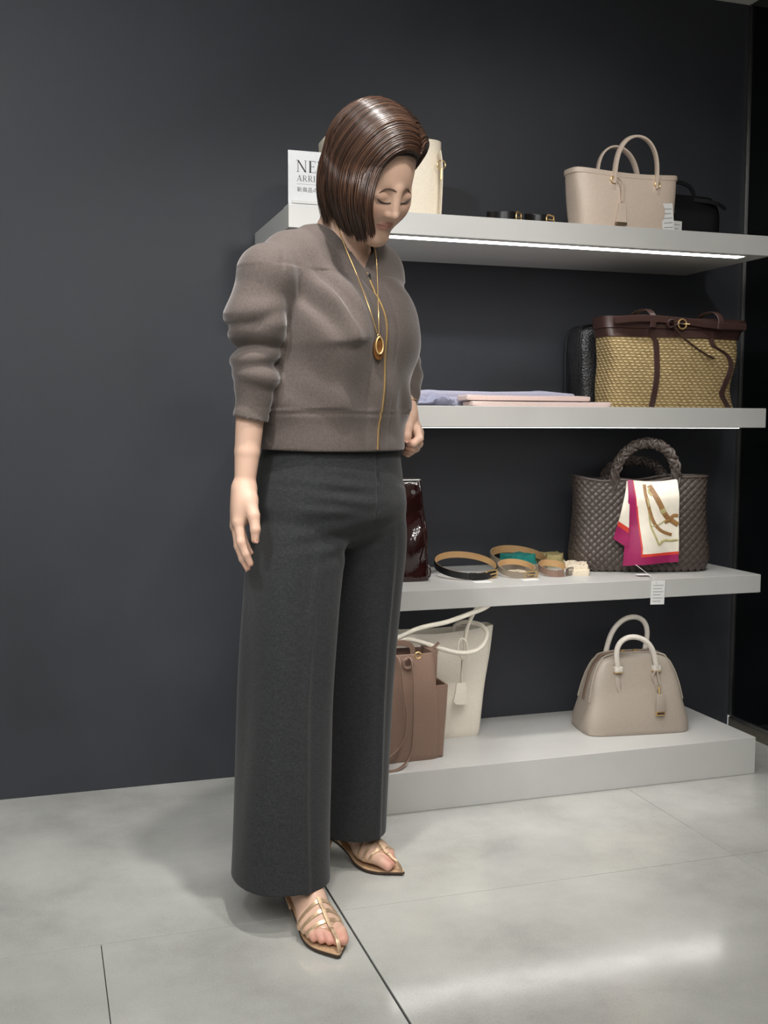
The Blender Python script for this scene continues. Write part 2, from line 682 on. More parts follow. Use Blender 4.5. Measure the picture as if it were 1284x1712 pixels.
L_CREAM = leather('leather_cream', (214, 196, 180))
L_CREAM2 = leather('leather_pale_cream', (228, 216, 196), 0.5)
L_IVORY = leather('leather_ivory', (222, 214, 200), 0.5)
L_GREIGE = leather('leather_greige', (158, 147, 135), 0.45)
L_PALE = leather('leather_pale_handle', (206, 198, 188), 0.42)
L_TAUPE = leather('leather_rose_brown', (132, 107, 93), 0.45)
L_BLACK = leather('leather_black', (20, 20, 22), 0.35)
L_CHOC = leather('leather_chocolate', (62, 42, 38), 0.38)
L_DARK = leather('leather_dark_brown', (74, 64, 59), 0.40, 0.1)
L_TAN = leather('leather_tan', (188, 150, 104), 0.5)
L_GREY = leather('leather_taupe_grey', (138, 126, 112), 0.45)
L_PATENT = mat('patent_burgundy', (34, 13, 12), 0.06, 0.0, 0.8, grain=14, vary=0.25, bump=0.35, bdist=0.012)
M_PAPER = mat('paper_white', (232, 232, 230), 0.7, grain=300, vary=0.01)
M_INK = mat('ink_grey', (104, 104, 107), 0.8, grain=300, vary=0.05)
M_INK2 = mat('ink_dark', (58, 58, 60), 0.8, grain=300, vary=0.05)
M_ACRYL = mat('acrylic_white', (208, 209, 211), 0.25, grain=100, vary=0.01)
M_BGOLD = mat('bag_gold', (220, 186, 128), 0.3, 0.8, grain=300, vary=0.05)
M_STRING = mat('tag_string', (210, 208, 204), 0.7, grain=300, vary=0.05)


def bag_shell(name, table, mat_, parent, e=0.4, wall=0.004, n=56, shape=None, floor_=0.006, cap_top=False, sub=0):
    """hollow bag: table rows (z, half width, half depth, x shift, y shift)"""
    T = np.array(table, float)
    zz = np.linspace(T[0, 0], T[-1, 0], 18)
    S = np.stack([smooth_interp(zz, T[:, 0], T[:, i]) for i in range(1, 5)], 1)
    outer, inner = [], []
    for z, (a, b, sx, sy) in zip(zz, S):
        r = sring(sx, sy, z, a, b, e, n)
        q = sring(sx, sy, max(z, T[0, 0] + floor_), max(a - wall, 0.002), max(b - wall, 0.002), e, n)
        if shape is not None:
            r, q = shape(r), shape(q)
        outer.append(r)
        inner.append(q)
    b0 = outer[0].copy()
    c0 = b0.mean(0)
    first = c0 + (b0 - c0) * np.array([0.985, 0.97, 1])
    outer[0][:, 2] += 0.004
    rings = [first] + outer
    if not cap_top:
        rim = outer[-1] * 0.5 + inner[-1] * 0.5
        rim[:, 2] += wall * 0.4
        rings += [rim] + inner[::-1]
    return MB().loft(rings).obj(name, mat_, parent, sub=sub)


def arch(p0, p1, height, n=26, lean=(0, 0, 0), squash=0.6):
    """handle line from p0 up and over to p1"""
    p0, p1 = np.array(p0, float), np.array(p1, float)
    t_ = np.linspace(0, np.pi, n)
    out = []
    for x in t_:
        k = (1 - math.cos(x)) / 2
        up = math.sin(x) ** squash
        out.append(p0 + (p1 - p0) * k + np.array([lean[0] * up, lean[1] * up, height * up]))
    return np.array(out)


def price_tag(parent, c, w, h, face_rz=0.0, tilt_=0.0, lines=5, name='price_tag', th=0.0012):
    M = Matrix.Translation(Vector(c)) @ Matrix.Rotation(face_rz, 4, 'Z') @ Matrix.Rotation(tilt_, 4, 'Y')
    o = MB().box((-w / 2, -th / 2, -h / 2), (w / 2, th / 2, h / 2), 0.0004).obj(name, M_PAPER, parent, smooth=False, matrix=M)
    pr = MB()
    random.seed(int(w * 1e5 + h * 1e4))
    for i in range(lines):
        z = h / 2 - h * (0.20 + 0.66 * i / max(1, lines - 1))
        x1 = w * (0.38 if i % 2 == 0 else 0.18 + 0.2 * random.random())
        pr.box((-w * 0.36, -th / 2 - 0.0003, z - h * 0.009), (x1, -th / 2 + 0.0001, z + h * 0.009))
    pr.obj('print', M_INK, o, smooth=False)
    return o


def ring_pts(c, r, ax1, ax2, n=20):
    c, ax1, ax2 = np.array(c, float), np.array(ax1, float), np.array(ax2, float)
    return [c + r * (ax1 * math.cos(x) + ax2 * math.sin(x)) for x in np.linspace(0, 2 * np.pi, n, endpoint=False)]


X3, Y3, Z3 = np.eye(3)
S1, S2, S3 = SHELF[1][1], SHELF[2][1], SHELF[3][1]

# ---- cream leather handbag on the topmost shelf -----------------------------------
b = empty('handbag', (-0.618, -0.315, S1), math.radians(7), 'cream leather open-top handbag with two arched handles on the topmost shelf', 'bag')


def dip(r):
    r = r.copy()
    k = np.clip(r[:, 2] / 0.155, 0, 1) ** 2
    r[:, 2] -= 0.010 * k * (1 - (r[:, 0] / 0.17) ** 2)
    r[:, 2] += 0.004 * k * (r[:, 0] / 0.17)
    return r


bag_shell('body', [(0, 0.152, 0.052, 0, 0), (0.05, 0.158, 0.056, 0, 0), (0.11, 0.166, 0.052, 0, 0), (0.160, 0.171, 0.046, 0, 0)], L_CREAM, b, 0.5, shape=dip)
rim = dip(sring(0, 0, 0.155, 0.1715, 0.0465, 0.5, 60))
MB().tube(rim, 1, 8, closed=True, flat=(0.0022, 0.0070), up=(0, 0, 1)).obj('rim_trim', L_CREAM, b)
for s, y, ln in ((1, -0.0475, -0.012), (-1, 0.0465, 0.010)):
    hx = 0.0 if s > 0 else 0.018
    hp = arch((-0.062 + hx, y - 0.002 * s, 0.120), (0.078 + hx, y - 0.002 * s, 0.118), 0.128, 30, (0.0, ln, 0), 0.62)
    MB().tube(hp, 1, 10, flat=(0.0036, 0.0085), up=(0, 1, 0) if False else None).obj('handle', L_CREAM, b)
    for x in (-0.066, 0.080):
        h = MB()
        h.box((x - 0.011, y * 1.02 - 0.004, 0.100), (x + 0.011, y * 1.02 + 0.004, 0.126), 0.003)
        h.obj('handle_tab', L_CREAM, b)
        MB().tube(ring_pts((x, y * 1.06 - 0.003 * s, 0.128), 0.0085, X3, Z3), 0.0016, 6, closed=True).obj('metal_ring', M_BGOLD, b)
MB().tube(spline([(-0.062, -0.055, 0.138), (-0.050, -0.062, 0.128), (-0.044, -0.062, 0.112), (-0.042, -0.060, 0.072)], 16), 1, 8, flat=(0.0012, 0.0042), up=(0, 1, 0)).obj('charm_strap', L_CREAM, b)
ch = MB()
ch.loft([[(-0.052, -0.062, 0.068), (-0.032, -0.062, 0.068), (-0.032, -0.057, 0.068), (-0.052, -0.057, 0.068)], [(-0.060, -0.063, 0.016), (-0.028, -0.063, 0.016), (-0.028, -0.057, 0.016), (-0.060, -0.057, 0.016)]])
ch.obj('leather_charm', L_CREAM, b)
MB().box((-0.061, -0.0645, 0.010), (-0.027, -0.0565, 0.018), 0.001).obj('charm_plate', mat('plate_bronze', (150, 132, 108), 0.35, 0.8), b)
price_tag(b, (0.118, -0.052, 0.045), 0.040, 0.075, 0.0, math.radians(-7))

# ---- small black bag beside it ------------------------------------------------------
b = empty('handbag', (-0.36, -0.20, S1), math.radians(4), 'small black leather bag with white hang tag, behind the cream handbag', 'bag')
bag_shell('body', [(0, 0.118, 0.045, 0, 0), (0.05, 0.122, 0.048, 0, 0), (0.12, 0.112, 0.040, 0, 0), (0.138, 0.100, 0.030, 0, 0)], L_BLACK, b, 0.42, cap_top=True)
MB().tube(arch((-0.07, 0, 0.13), (0.05, 0, 0.13), 0.05, 24), 1, 8, flat=(0.003, 0.006)).obj('handle', L_BLACK, b)
MB().tube(spline([(0.02, -0.04, 0.125), (0.08, -0.055, 0.118), (0.125, -0.05, 0.105)], 14), 1, 8, flat=(0.0014, 0.006), up=(0, 0, 1)).obj('closing_strap', L_BLACK, b)
MB().tube([(-0.066, -0.058, 0.082), (-0.066, -0.049, 0.082)], 0.0165, 20).obj('leather_charm', L_BLACK, b)
MB().tube([(-0.066, -0.0605, 0.082), (-0.066, -0.057, 0.082)], 0.0055, 14).obj('snap_button', M_STEEL, b)
price_tag(b, (-0.060, -0.062, 0.030), 0.046, 0.052, 0.0, 0.02, 4)

# ---- pale tote behind her head ---------------------------------------------------------
b = empty('tote_bag', (-1.276, -0.225, S1), math.radians(-2), 'tall pale cream tote partly hidden behind the head, beside the sign', 'bag')


def slouch(r):
    r = r.copy()
    k = np.clip(r[:, 2] / 0.216, 0, 1)
    r[:, 2] -= 0.020 * k ** 3 * np.clip((np.abs(r[:, 0]) - 0.15) / 0.02, 0, 1) * (r[:, 0] < 0)
    r[:, 1] += 0.006 * np.sin(r[:, 0] * 40) * k * (r[:, 1] < 0)
    return r


bag_shell('body', [(0, 0.155, 0.06, 0, 0), (0.1, 0.156, 0.062, -0.002, 0), (0.216, 0.160, 0.05, -0.004, 0)], L_CREAM2, b, 0.38, shape=slouch)
MB().tube(spline([(0.140, -0.060, 0.185), (0.143, -0.064, 0.15), (0.143, -0.065, 0.10), (0.140, -0.064, 0.02)], 14), 1, 8, flat=(0.002, 0.010), up=(0, 1, 0)).obj('side_strap', L_CREAM2, b)
MB().tube(ring_pts((0.142, -0.069, 0.150), 0.011, X3, Z3), 0.0018, 6, closed=True).obj('metal_ring', M_BGOLD, b)
MB().tube([(0.142, -0.070, 0.140), (0.141, -0.070, 0.112)], 0.003, 8).obj('metal_clip', M_BGOLD, b)
MB().tube(arch((-0.06, -0.055, 0.20), (0.07, -0.055, 0.185), 0.03, 20), 1, 8, flat=(0.003, 0.008)).obj('handle', L_CREAM2, b)

# ---- NEW ARRIVAL sign ------------------------------------------------------------------
sg = empty('sign_stand', (-1.492, -0.402, S1), 0.0, 'small white acrylic counter sign reading NEW ARRIVAL on the topmost shelf', 'sign')
MB().box((-0.075, -0.004, 0.004), (0.075, 0.0, 0.129), 0.0008).obj('sign_panel', M_ACRYL, sg, smooth=False)
MB().box((-0.075, -0.004, 0.0), (0.075, 0.05, 0.004), 0.001).obj('sign_foot', M_ACRYL, sg, smooth=False)
MB().box((-0.066, -0.0065, 0.005), (0.066, -0.004, 0.0125), 0.0005).obj('card_slot', M_SHELF, sg, smooth=False)


def stroke(m, a, b_, w0):
    a, b_ = np.array(a), np.array(b_)
    hx = w0 / 2
    m.append([(a[0] - hx, a[1]), (a[0] + hx, a[1]), (b_[0] + hx, b_[1]), (b_[0] - hx, b_[1])])


def bar(m, x0, x1, z, w0):
    m.append([(x0, z - w0 / 2), (x1, z - w0 / 2), (x1, z + w0 / 2), (x0, z + w0 / 2)])


def glyph(ch):
    """serif capitals on a unit cap height; returns quads and advance width"""
    m = []
    T, t_ = 0.15, 0.05

    def serif(x, z):
        bar(m, x - 0.10, x + 0.10, z, 0.035)
    if ch == 'N':
        stroke(m, (0.12, 0), (0.12, 1), t_); stroke(m, (0.80, 0), (0.12, 1), T); stroke(m, (0.80, 0), (0.80, 1), t_)
        serif(0.12, 0.0175); serif(0.08, 0.9825); serif(0.80, 0.9825)
        return m, 0.98
    if ch == 'E':
        stroke(m, (0.18, 0), (0.18, 1), T); bar(m, 0.05, 0.66, 0.02, 0.04); bar(m, 0.05, 0.64, 0.98, 0.04); bar(m, 0.18, 0.50, 0.52, 0.04)
        stroke(m, (0.655, 0), (0.655, 0.2), 0.03); stroke(m, (0.635, 0.82), (0.635, 1), 0.03); stroke(m, (0.50, 0.44), (0.50, 0.6), 0.03)
        return m, 0.78
    if ch == 'W':
        stroke(m, (0.34, 0), (0.08, 1), T); stroke(m, (0.34, 0), (0.58, 1), t_); stroke(m, (0.84, 0), (0.58, 1), T); stroke(m, (0.84, 0), (1.08, 1), t_)
        serif(0.08, 0.9825); serif(0.58, 0.9825); serif(1.08, 0.9825)
        return m, 1.2
    if ch == 'A':
        stroke(m, (0.08, 0), (0.42, 1), t_); stroke(m, (0.76, 0), (0.42, 1), T); bar(m, 0.2, 0.64, 0.33, 0.04); serif(0.08, 0.0175); serif(0.76, 0.0175)
        return m, 0.88
    if ch == 'R':
        stroke(m, (0.18, 0), (0.18, 1), T); serif(0.18, 0.0175); bar(m, 0.06, 0.42, 0.98, 0.04); bar(m, 0.18, 0.42, 0.50, 0.04)
        n = 8
        for i in range(n):
            a0, a1 = -math.pi / 2 + math.pi * i / n, -math.pi / 2 + math.pi * (i + 1) / n
            o = lambda a_: (0.42 + 0.26 * math.cos(a_), 0.74 + 0.26 * math.sin(a_))
            q = lambda a_: (0.42 + 0.15 * math.cos(a_), 0.74 + 0.22 * math.sin(a_))
            m.append([q(a0), o(a0), o(a1), q(a1)])
        stroke(m, (0.76, 0), (0.40, 0.5), T); bar(m, 0.68, 0.84, 0.0175, 0.035)
        return m, 0.86
    if ch == 'I':
        stroke(m, (0.16, 0), (0.16, 1), T); serif(0.16, 0.0175); serif(0.16, 0.9825)
        return m, 0.36
    if ch == 'V':
        stroke(m, (0.42, 0), (0.10, 1), T); stroke(m, (0.42, 0), (0.74, 1), t_); serif(0.10, 0.9825); serif(0.74, 0.9825)
        return m, 0.84
    if ch == 'L':
        stroke(m, (0.18, 0), (0.18, 1), T); serif(0.18, 0.9825); bar(m, 0.05, 0.62, 0.02, 0.04); stroke(m, (0.615, 0), (0.615, 0.22), 0.03)
        return m, 0.7
    return m, 0.4


def lettering(text, x0, z0, size, y, track, material, parent, name='lettering'):
    mb_ = MB()
    x = x0
    for chx in text:
        qs, adv = glyph(chx)
        for q_ in qs:
            vs = [(x + p_[0] * size, y, z0 + p_[1] * size) for p_ in q_] + [(x + p_[0] * size, y + 0.0004, z0 + p_[1] * size) for p_ in q_]
            mb_.add(vs, [(0, 1, 2, 3), (7, 6, 5, 4), (0, 4, 5, 1), (1, 5, 6, 2), (2, 6, 7, 3), (3, 7, 4, 0)])
        x += (adv + track) * size
    return mb_.obj(name, material, parent, smooth=False)


lettering('NEW', -0.0545, 0.079, 0.0275, -0.0044, 0.06, M_INK2, sg)
lettering('ARRIVAL', -0.0540, 0.0575, 0.0140, -0.0044, 0.10, M_INK, sg)
MB().box((-0.054, -0.0043, 0.0508), (0.054, -0.0039, 0.0512)).obj('printed_line', M_INK, sg, smooth=False)
cu = bpy.data.curves.new('lettering', 'FONT')
cu.body = '新商品のご案内'
cu.size = 0.0125
cu.space_character = 1.12
cu.extrude = 0.0002
tmp = bpy.data.objects.new('lettering_tmp', cu)
COL.objects.link(tmp)
tm = bpy.data.meshes.new_from_object(tmp.evaluated_get(bpy.context.evaluated_depsgraph_get()))
bpy.data.objects.remove(tmp)
link_data('lettering', tm, M_INK, sg, smooth=False, matrix=Matrix.Translation((-0.054, -0.0043, 0.0335)) @ Matrix.Rotation(math.pi / 2, 4, 'X'))


# ---- belts ---------------------------------------------------------------------------------
def belt(loc, r, height, out_m, in_m, rz, label, buckle=M_BGOLD, oval_=0.8, tag_=True, over=0.6, lean=0.0, spring=0.24):
    bt = empty('belt', loc, rz, label, 'belt', 'coiled belts')
    th_ = np.linspace(0, 2 * np.pi + over, 64)
    rr = r * (1 - 0.035 * (th_ / (2 * np.pi)) * 1.6)
    P = np.stack([rr * np.cos(th_), rr * np.sin(th_) * oval_, 0 * th_], 1)
    # the coil springs up at the back
    P[:, 2] = np.maximum(0, P[:, 0] * math.sin(rz) + P[:, 1] * math.cos(rz) + r * oval_) * spring
    T = np.gradient(P, axis=0)
    N = np.stack([T[:, 1], -T[:, 0], 0 * T[:, 0]], 1)
    N /= np.linalg.norm(N, axis=1, keepdims=True)
    up_ = np.array([0, 0, 1.0])
    for nm, m_, d0, d1 in (('strap', out_m, 0.0, 0.0022), ('lining', in_m, -0.0010, 0.0)):
        rings = [[p + n * d0, p + n * d1, p + n * (d1 + lean * height) + up_ * height, p + n * (d0 + lean * height) + up_ * height] for p, n in zip(P, N)]
        MB().loft(rings).obj(nm, m_, bt)
    # buckle frame at the free end on the near side
    e = P[-1]
    tdir = T[-1] / np.linalg.norm(T[-1])
    h = height
    fr_ = [e + tdir * x + up_ * z + N[-1] * 0.004 for x, z in ((-0.004, -0.0), (0.030, -0.0), (0.034, 0.003), (0.034, h - 0.003), (0.030, h), (-0.004, h))]
    MB().tube(spline(fr_, 24, closed=True), 0.0022, 8, closed=True).obj('buckle', buckle, bt)
    MB().tube([e + up_ * h / 2 + N[-1] * 0.005, e + tdir * 0.036 + up_ * h / 2 + N[-1] * 0.006], 0.0016, 6).obj('buckle_prong', buckle, bt)
    k = int(len(P) * 0.9)
    rings = [[p - n * 0.002, p + n * 0.0042, p + n * 0.0042 + up_ * (h + 0.001), p - n * 0.002 + up_ * (h + 0.001)] for p, n in zip(P[k:k + 3], N[k:k + 3])]
    MB().loft(rings).obj('belt_loop', out_m, bt)
    if tag_:
        MB().box((-0.024, -r * oval_ - 0.048, 0.0003), (0.024, -r * oval_ - 0.022, 0.0012)).obj('price_tag', M_PAPER, bt, smooth=False, matrix=Matrix.Rotation(-rz, 4, 'Z'))
    return bt


belt((-1.022, -0.205, S3), 0.088, 0.018, L_BLACK, L_TAN, math.radians(-100), 'black belt with tan lining coiled at the left of the belt row', tag_=True, oval_=1.0)
belt((-0.882, -0.240, S3), 0.055, 0.016, L_GREY, L_TAN, math.radians(-115), 'narrow taupe belt coiled right beside the black belt', tag_=True, oval_=0.95)
belt((-0.815, -0.108, S3), 0.084, 0.022, L_GREY, L_TAN, math.radians(-60), 'wide taupe belt with tan lining coiled behind the others', tag_=False, oval_=0.95)
belt((-0.775, -0.255, S3), 0.045, 0.018, L_TAUPE, L_TAN, math.radians(-95), 'rosy brown belt with steel buckle coiled nearest the cream pouch', buckle=M_STEEL, tag_=False, oval_=0.9)
belt((-0.985, -0.345, S1), 0.045, 0.024, L_BLACK, L_BLACK, math.radians(-80), 'black belt with gold clasp lying coiled on the topmost shelf', tag_=False, spring=0.15)
belt((-0.893, -0.360, S1), 0.036, 0.020, L_BLACK, L_BLACK, math.radians(-90), 'small black belt on the topmost shelf, nearer the cream handbag', tag_=False)


# ---- folded cloths -----------------------------------------------------------------------
def cloth_slab(name, loc, w, d, h, m_, label, cat, rz=0.0, wav=0.004, seed=0, group=None, layers=2, taper=0.0, roll=0.0):
    rg = np.random.default_rng(seed)
    ob = empty(name, loc, rz, label, cat, group)
    z0 = 0.0
    for ly in range(layers):
        hh = h / layers
        ph = rg.random(6) * 6.28
        n = 72
        rings = []
        ins = 0.004 * ly
        for zf, sc in ((0.0, 0.985), (0.18, 1.0), (0.82, 1.0), (1.0, 0.985), (1.0, 0.7), (1.0, 0.3)):
            r_ = sring(0, 0, 0, (w / 2 - ins) * sc, (d / 2 - ins) * sc, 0.16, n)
            x, y = r_[:, 0] / w, r_[:, 1] / d
            bump_ = wav * (np.sin(x * 9 + ph[0]) * np.cos(y * 7 + ph[1]) + 0.5 * np.sin(x * 21 + ph[2]))
            top = hh * zf * (1 - taper * (x + 0.5)) + roll * math.exp(-0) * zf * np.exp(-((x + 0.42) / 0.1) ** 2)
            r_[:, 2] = z0 + top + bump_ * zf * (0.5 + 0.5 * ly) + (wav * zf)
            r_[:, 1] += 0.003 * np.sin(x * 14 + ph[3]) * (np.abs(r_[:, 1]) > d * 0.3)
            rings.append(r_)
        MB().loft(rings).obj('fold', m_, ob)
        z0 += hh
    return ob


C_LAV = mat('scarf_lavender', (172, 172, 192), 0.85, grain=500, vary=0.05, bump=0.2)
C_PINK = mat('scarf_pink', (222, 200, 194), 0.85, grain=500, vary=0.04, bump=0.2)
C_CREAM = mat('pouch_cream', (218, 204, 182), 0.85, grain=300, vary=0.06, bump=0.3)
C_TEAL = mat('silk_teal', (44, 140, 132), 0.45, grain=60, vary=0.1)
C_OCHRE = mat('silk_ochre', (182, 168, 118), 0.5, grain=60, vary=0.1)
C_SAND = mat('silk_sand', (206, 194, 170), 0.5, grain=60, vary=0.08)
cloth_slab('folded_scarf', (-0.985, -0.215, S2), 0.52, 0.19, 0.036, C_LAV, 'lavender grey scarf folded on the middle shelf behind the pink ones', 'scarf', wav=0.003, seed=1, group='folded scarves', layers=3)
lv = empty('folded_scarf', (-1.200, -0.378, S2), 0.0, 'rolled end of a slate blue scarf beside the hip, left of the pink scarves', 'scarf', 'folded scarves')
rl = []
for k, xx in enumerate(np.linspace(-0.07, 0.07, 14)):
    c_ = np.array([xx, 0.01 * math.sin(k), 0.0])
    pts_ = []
    for x in np.linspace(0, 2 * np.pi, 24, endpoint=False):
        r0 = 0.014 + 0.003 * math.sin(3 * x + k * 0.6)
        pts_.append(c_ + np.array([0.004 * math.sin(2 * x + k), 1.7 * r0 * math.cos(x), max(0.0, r0 * (1 + math.sin(x)) * (0.85 + 0.3 * math.sin(k * 0.9)))]))
    rl.append(pts_)
MB().loft(rl).obj('fold', mat('scarf_slate', (140, 142, 164), 0.85, grain=500, vary=0.06, bump=0.2), lv)
cloth_slab('folded_scarf', (-0.885, -0.365, S2), 0.40, 0.085, 0.011, C_PINK, 'pale pink folded scarf, lower of the pink pair on the middle shelf', 'scarf', wav=0.0014, seed=3, group='folded scarves', layers=1)
cloth_slab('folded_scarf', (-0.915, -0.350, S2 + 0.0155), 0.36, 0.080, 0.011, C_PINK, 'pale pink folded scarf, upper of the pink pair on the middle shelf', 'scarf', wav=0.0018, seed=4, group='folded scarves', layers=1)
cloth_slab('folded_scarf', (-0.815, -0.105, S3), 0.095, 0.075, 0.040, C_TEAL, 'teal silk scarf folded inside the wide taupe belt', 'scarf', math.radians(14), 0.003, 5, 'silk scarves among the belts', 2)
cloth_slab('folded_scarf', (-0.690, -0.064, S3), 0.075, 0.085, 0.034, C_OCHRE, 'ochre silk scarf folded by the wall left of the woven tote', 'scarf', math.radians(-12), 0.003, 6, 'silk scarves among the belts', 2)
cloth_slab('folded_scarf', (-0.882, -0.238, S3), 0.055, 0.050, 0.012, C_SAND, 'sand coloured silk scarf tucked inside the narrow taupe belt', 'scarf', math.radians(12), 0.001, 7, 'silk scarves among the belts', 1)
pch = cloth_slab('fabric_pouch', (-0.694, -0.236, S3), 0.072, 0.110, 0.024, C_CREAM, 'cream gathered fabric pouch lying at the left foot of the woven tote', 'pouch', math.radians(-24), 0.004, 8, None, 2)
for k in range(5):
    MB().tube(spline([(-0.030 + k * 0.010, -0.048, 0.0265), (-0.028 + k * 0.014, 0.0, 0.0285), (-0.030 + k * 0.015, 0.046, 0.0265)], 12), 0.0030, 8).obj('gather', C_CREAM, pch)

# ---- straw bag on the middle shelf ------------------------------------------------------------
t = NT('straw_weave', (186, 162, 116), 0.75, 0, 0.25)
v1 = t.mapped((1, 1, 1), (0, math.radians(38), math.radians(35)))
w1 = t.n('ShaderNodeTexWave', wave_type='BANDS', bands_direction='X')
w1.inputs['Scale'].default_value = 27
w1.inputs['Distortion'].default_value = 1.2
w1.inputs['Detail Scale'].default_value = 3
t.link(v1, w1.inputs['Vector'])
w2 = t.n('ShaderNodeTexWave', wave_type='BANDS', bands_direction='Z')
w2.inputs['Scale'].default_value = 38
w2.inputs['Distortion'].default_value = 1.0
t.link(t.co(), w2.inputs['Vector'])
mx = t.n('ShaderNodeMath', operation='MULTIPLY')
t.link(w1.outputs['Fac'], mx.inputs[0]); t.link(w2.outputs['Fac'], mx.inputs[1])
f2 = t.noise(120, 4)
m2 = t.n('ShaderNodeMath', operation='MULTIPLY_ADD'); m2.inputs[1].default_value = 0.5
t.link(f2, m2.inputs[0]); t.link(mx.outputs[0], m2.inputs[2])
t.color(t.ramp(m2.outputs[0], [(0.15, (128, 106, 70)), (0.5, (178, 154, 108)), (1.0, (216, 196, 150))]))
t.bump(mx.outputs[0], 0.9, 0.005)
M_STRAW = t.m
b = empty('straw_bag', (-0.415, -0.235, S2), 0.0, 'woven straw tote with dark brown leather top band, buckle and straps', 'bag')


def straw_wave(r):
    r = r.copy()
    z = r[:, 2]
    k = np.clip(z / 0.2, 0, 1) * np.clip((0.25 - z) / 0.05, 0, 1)
    r[:, 0] += np.where(r[:, 0] > 0.12, 0.012 * np.sin(z * 38 + 2.4) * (1 - np.clip((z - 0.2) / 0.05, 0, 1)), 0)
    r[:, 1] += np.where(r[:, 1] < 0, 0.015 * np.sin(r[:, 0] * 22 + z * 20) * k, 0)
    return r


STW = [(0, 0.202, 0.070, -0.004, 0), (0.06, 0.204, 0.074, -0.004, 0), (0.13, 0.205, 0.070, 0.0, 0), (0.20, 0.222, 0.058, 0.008, 0), (0.252, 0.230, 0.050, 0.012, 0)]
bag_shell('body', STW, M_STRAW, b, 0.42, shape=straw_wave, n=96)
for z0, z1, ex in ((0.200, 0.250, 0.0035), (0.224, 0.256, 0.0070)):
    Tb = np.array(STW)
    sec = lambda z: [float(smooth_interp(np.array([min(z, 0.252)]), Tb[:, 0], Tb[:, i])[0]) for i in (1, 2, 3)]
    rings = []
    for z, ex_ in [(z0, ex - 0.003)] + [(z, ex) for z in np.linspace(z0, z1, 5)] + [(z1, ex - 0.003)]:
        a_, b_2, sx_ = sec(z)
        rings.append(straw_wave(sring(sx_, 0, z, a_ + ex_, b_2 + ex_, 0.42, 96)))
    MB().loft(rings, closed=True).obj('top_band', L_CHOC, b)


def on_front(x, z, off=0.002):
    T = np.array(STW)
    a, bb, sx = (float(smooth_interp(np.array([z]), T[:, 0], T[:, i])[0]) for i in (1, 2, 3))
    e_ = 2 / 0.42
    y = -bb * max(0.0, 1 - min(1, abs((x - sx) / a)) ** e_) ** (1 / e_)
    p_ = straw_wave(np.array([[x, y, z]]))[0]
    return p_ + np.array([0, -off, 0])


for xs in ([(-0.088, 0.248), (-0.085, 0.21), (-0.066, 0.185), (-0.070, 0.12), (-0.082, 0.05), (-0.088, 0.004)], [(0.120, 0.248), (0.112, 0.215), (0.112, 0.180), (0.150, 0.155), (0.165, 0.12), (0.160, 0.07), (0.150, 0.04), (0.162, 0.004)]):
    pts_ = np.array([on_front(x, z, 0.0025) for x, z in spline([(x, 0.0, z) for x, z in xs], 30)[:, [0, 2]]])
    G = np.stack([pts_ + np.array([-0.0095, 0.001, 0]), pts_ + np.array([-0.008, -0.0015, 0]), pts_ + np.array([0.008, -0.0015, 0]), pts_ + np.array([0.0095, 0.001, 0])], 1)
    MB().grid(G, 0.0).obj('leather_strap', L_CHOC, b)
for y_, sgn in ((-0.060, 1), (0.058, -1)):
    hp = spline([(-0.205, y_, 0.242), (-0.12, y_ - 0.006 * sgn, 0.250), (0.0, y_ - 0.008 * sgn, 0.246), (0.10, y_ - 0.006 * sgn, 0.238), (0.225, y_, 0.236)], 26)
    MB().tube(hp, 1, 8, flat=(0.0025, 0.010), up=(0, 1, 0) if False else None).obj('handle', L_CHOC, b)
for x in (-0.095, 0.125):
    MB().tube(spline([(x - 0.016, 0.02, 0.252), (x - 0.010, -0.01, 0.272), (x + 0.004, -0.045, 0.276), (x + 0.010, -0.066, 0.256), (x + 0.008, -0.068, 0.226)], 22), 1, 8, flat=(0.002, 0.009), up=(1, 0, 0)).obj('strap_loop', L_CHOC, b)
MB().tube(spline([(0.004 + 0.013 * math.cos(x), -0.074, 0.2365 + 0.0135 * math.sin(x)) for x in np.linspace(0, 2 * np.pi, 10, endpoint=False)], 30, closed=True), 0.0026, 8, closed=True).obj('buckle', M_BGOLD, b)
MB().tube([(0.0, -0.076, 0.2365), (0.026, -0.077, 0.2365)], 0.0018, 6).obj('buckle_prong', M_BGOLD, b)
MB().tube(spline([(0.02, -0.071, 0.238), (-0.01, -0.073, 0.236), (-0.04, -0.076, 0.226), (-0.045, -0.078, 0.243), (-0.03, -0.079, 0.246), (-0.02, -0.080, 0.22), (0.02, -0.084, 0.185), (0.07, -0.086, 0.155), (0.105, -0.084, 0.142)], 40), 1, 8, flat=(0.0016, 0.0062), up=(0, 1, 0)).obj('belt_tail', L_CHOC, b)

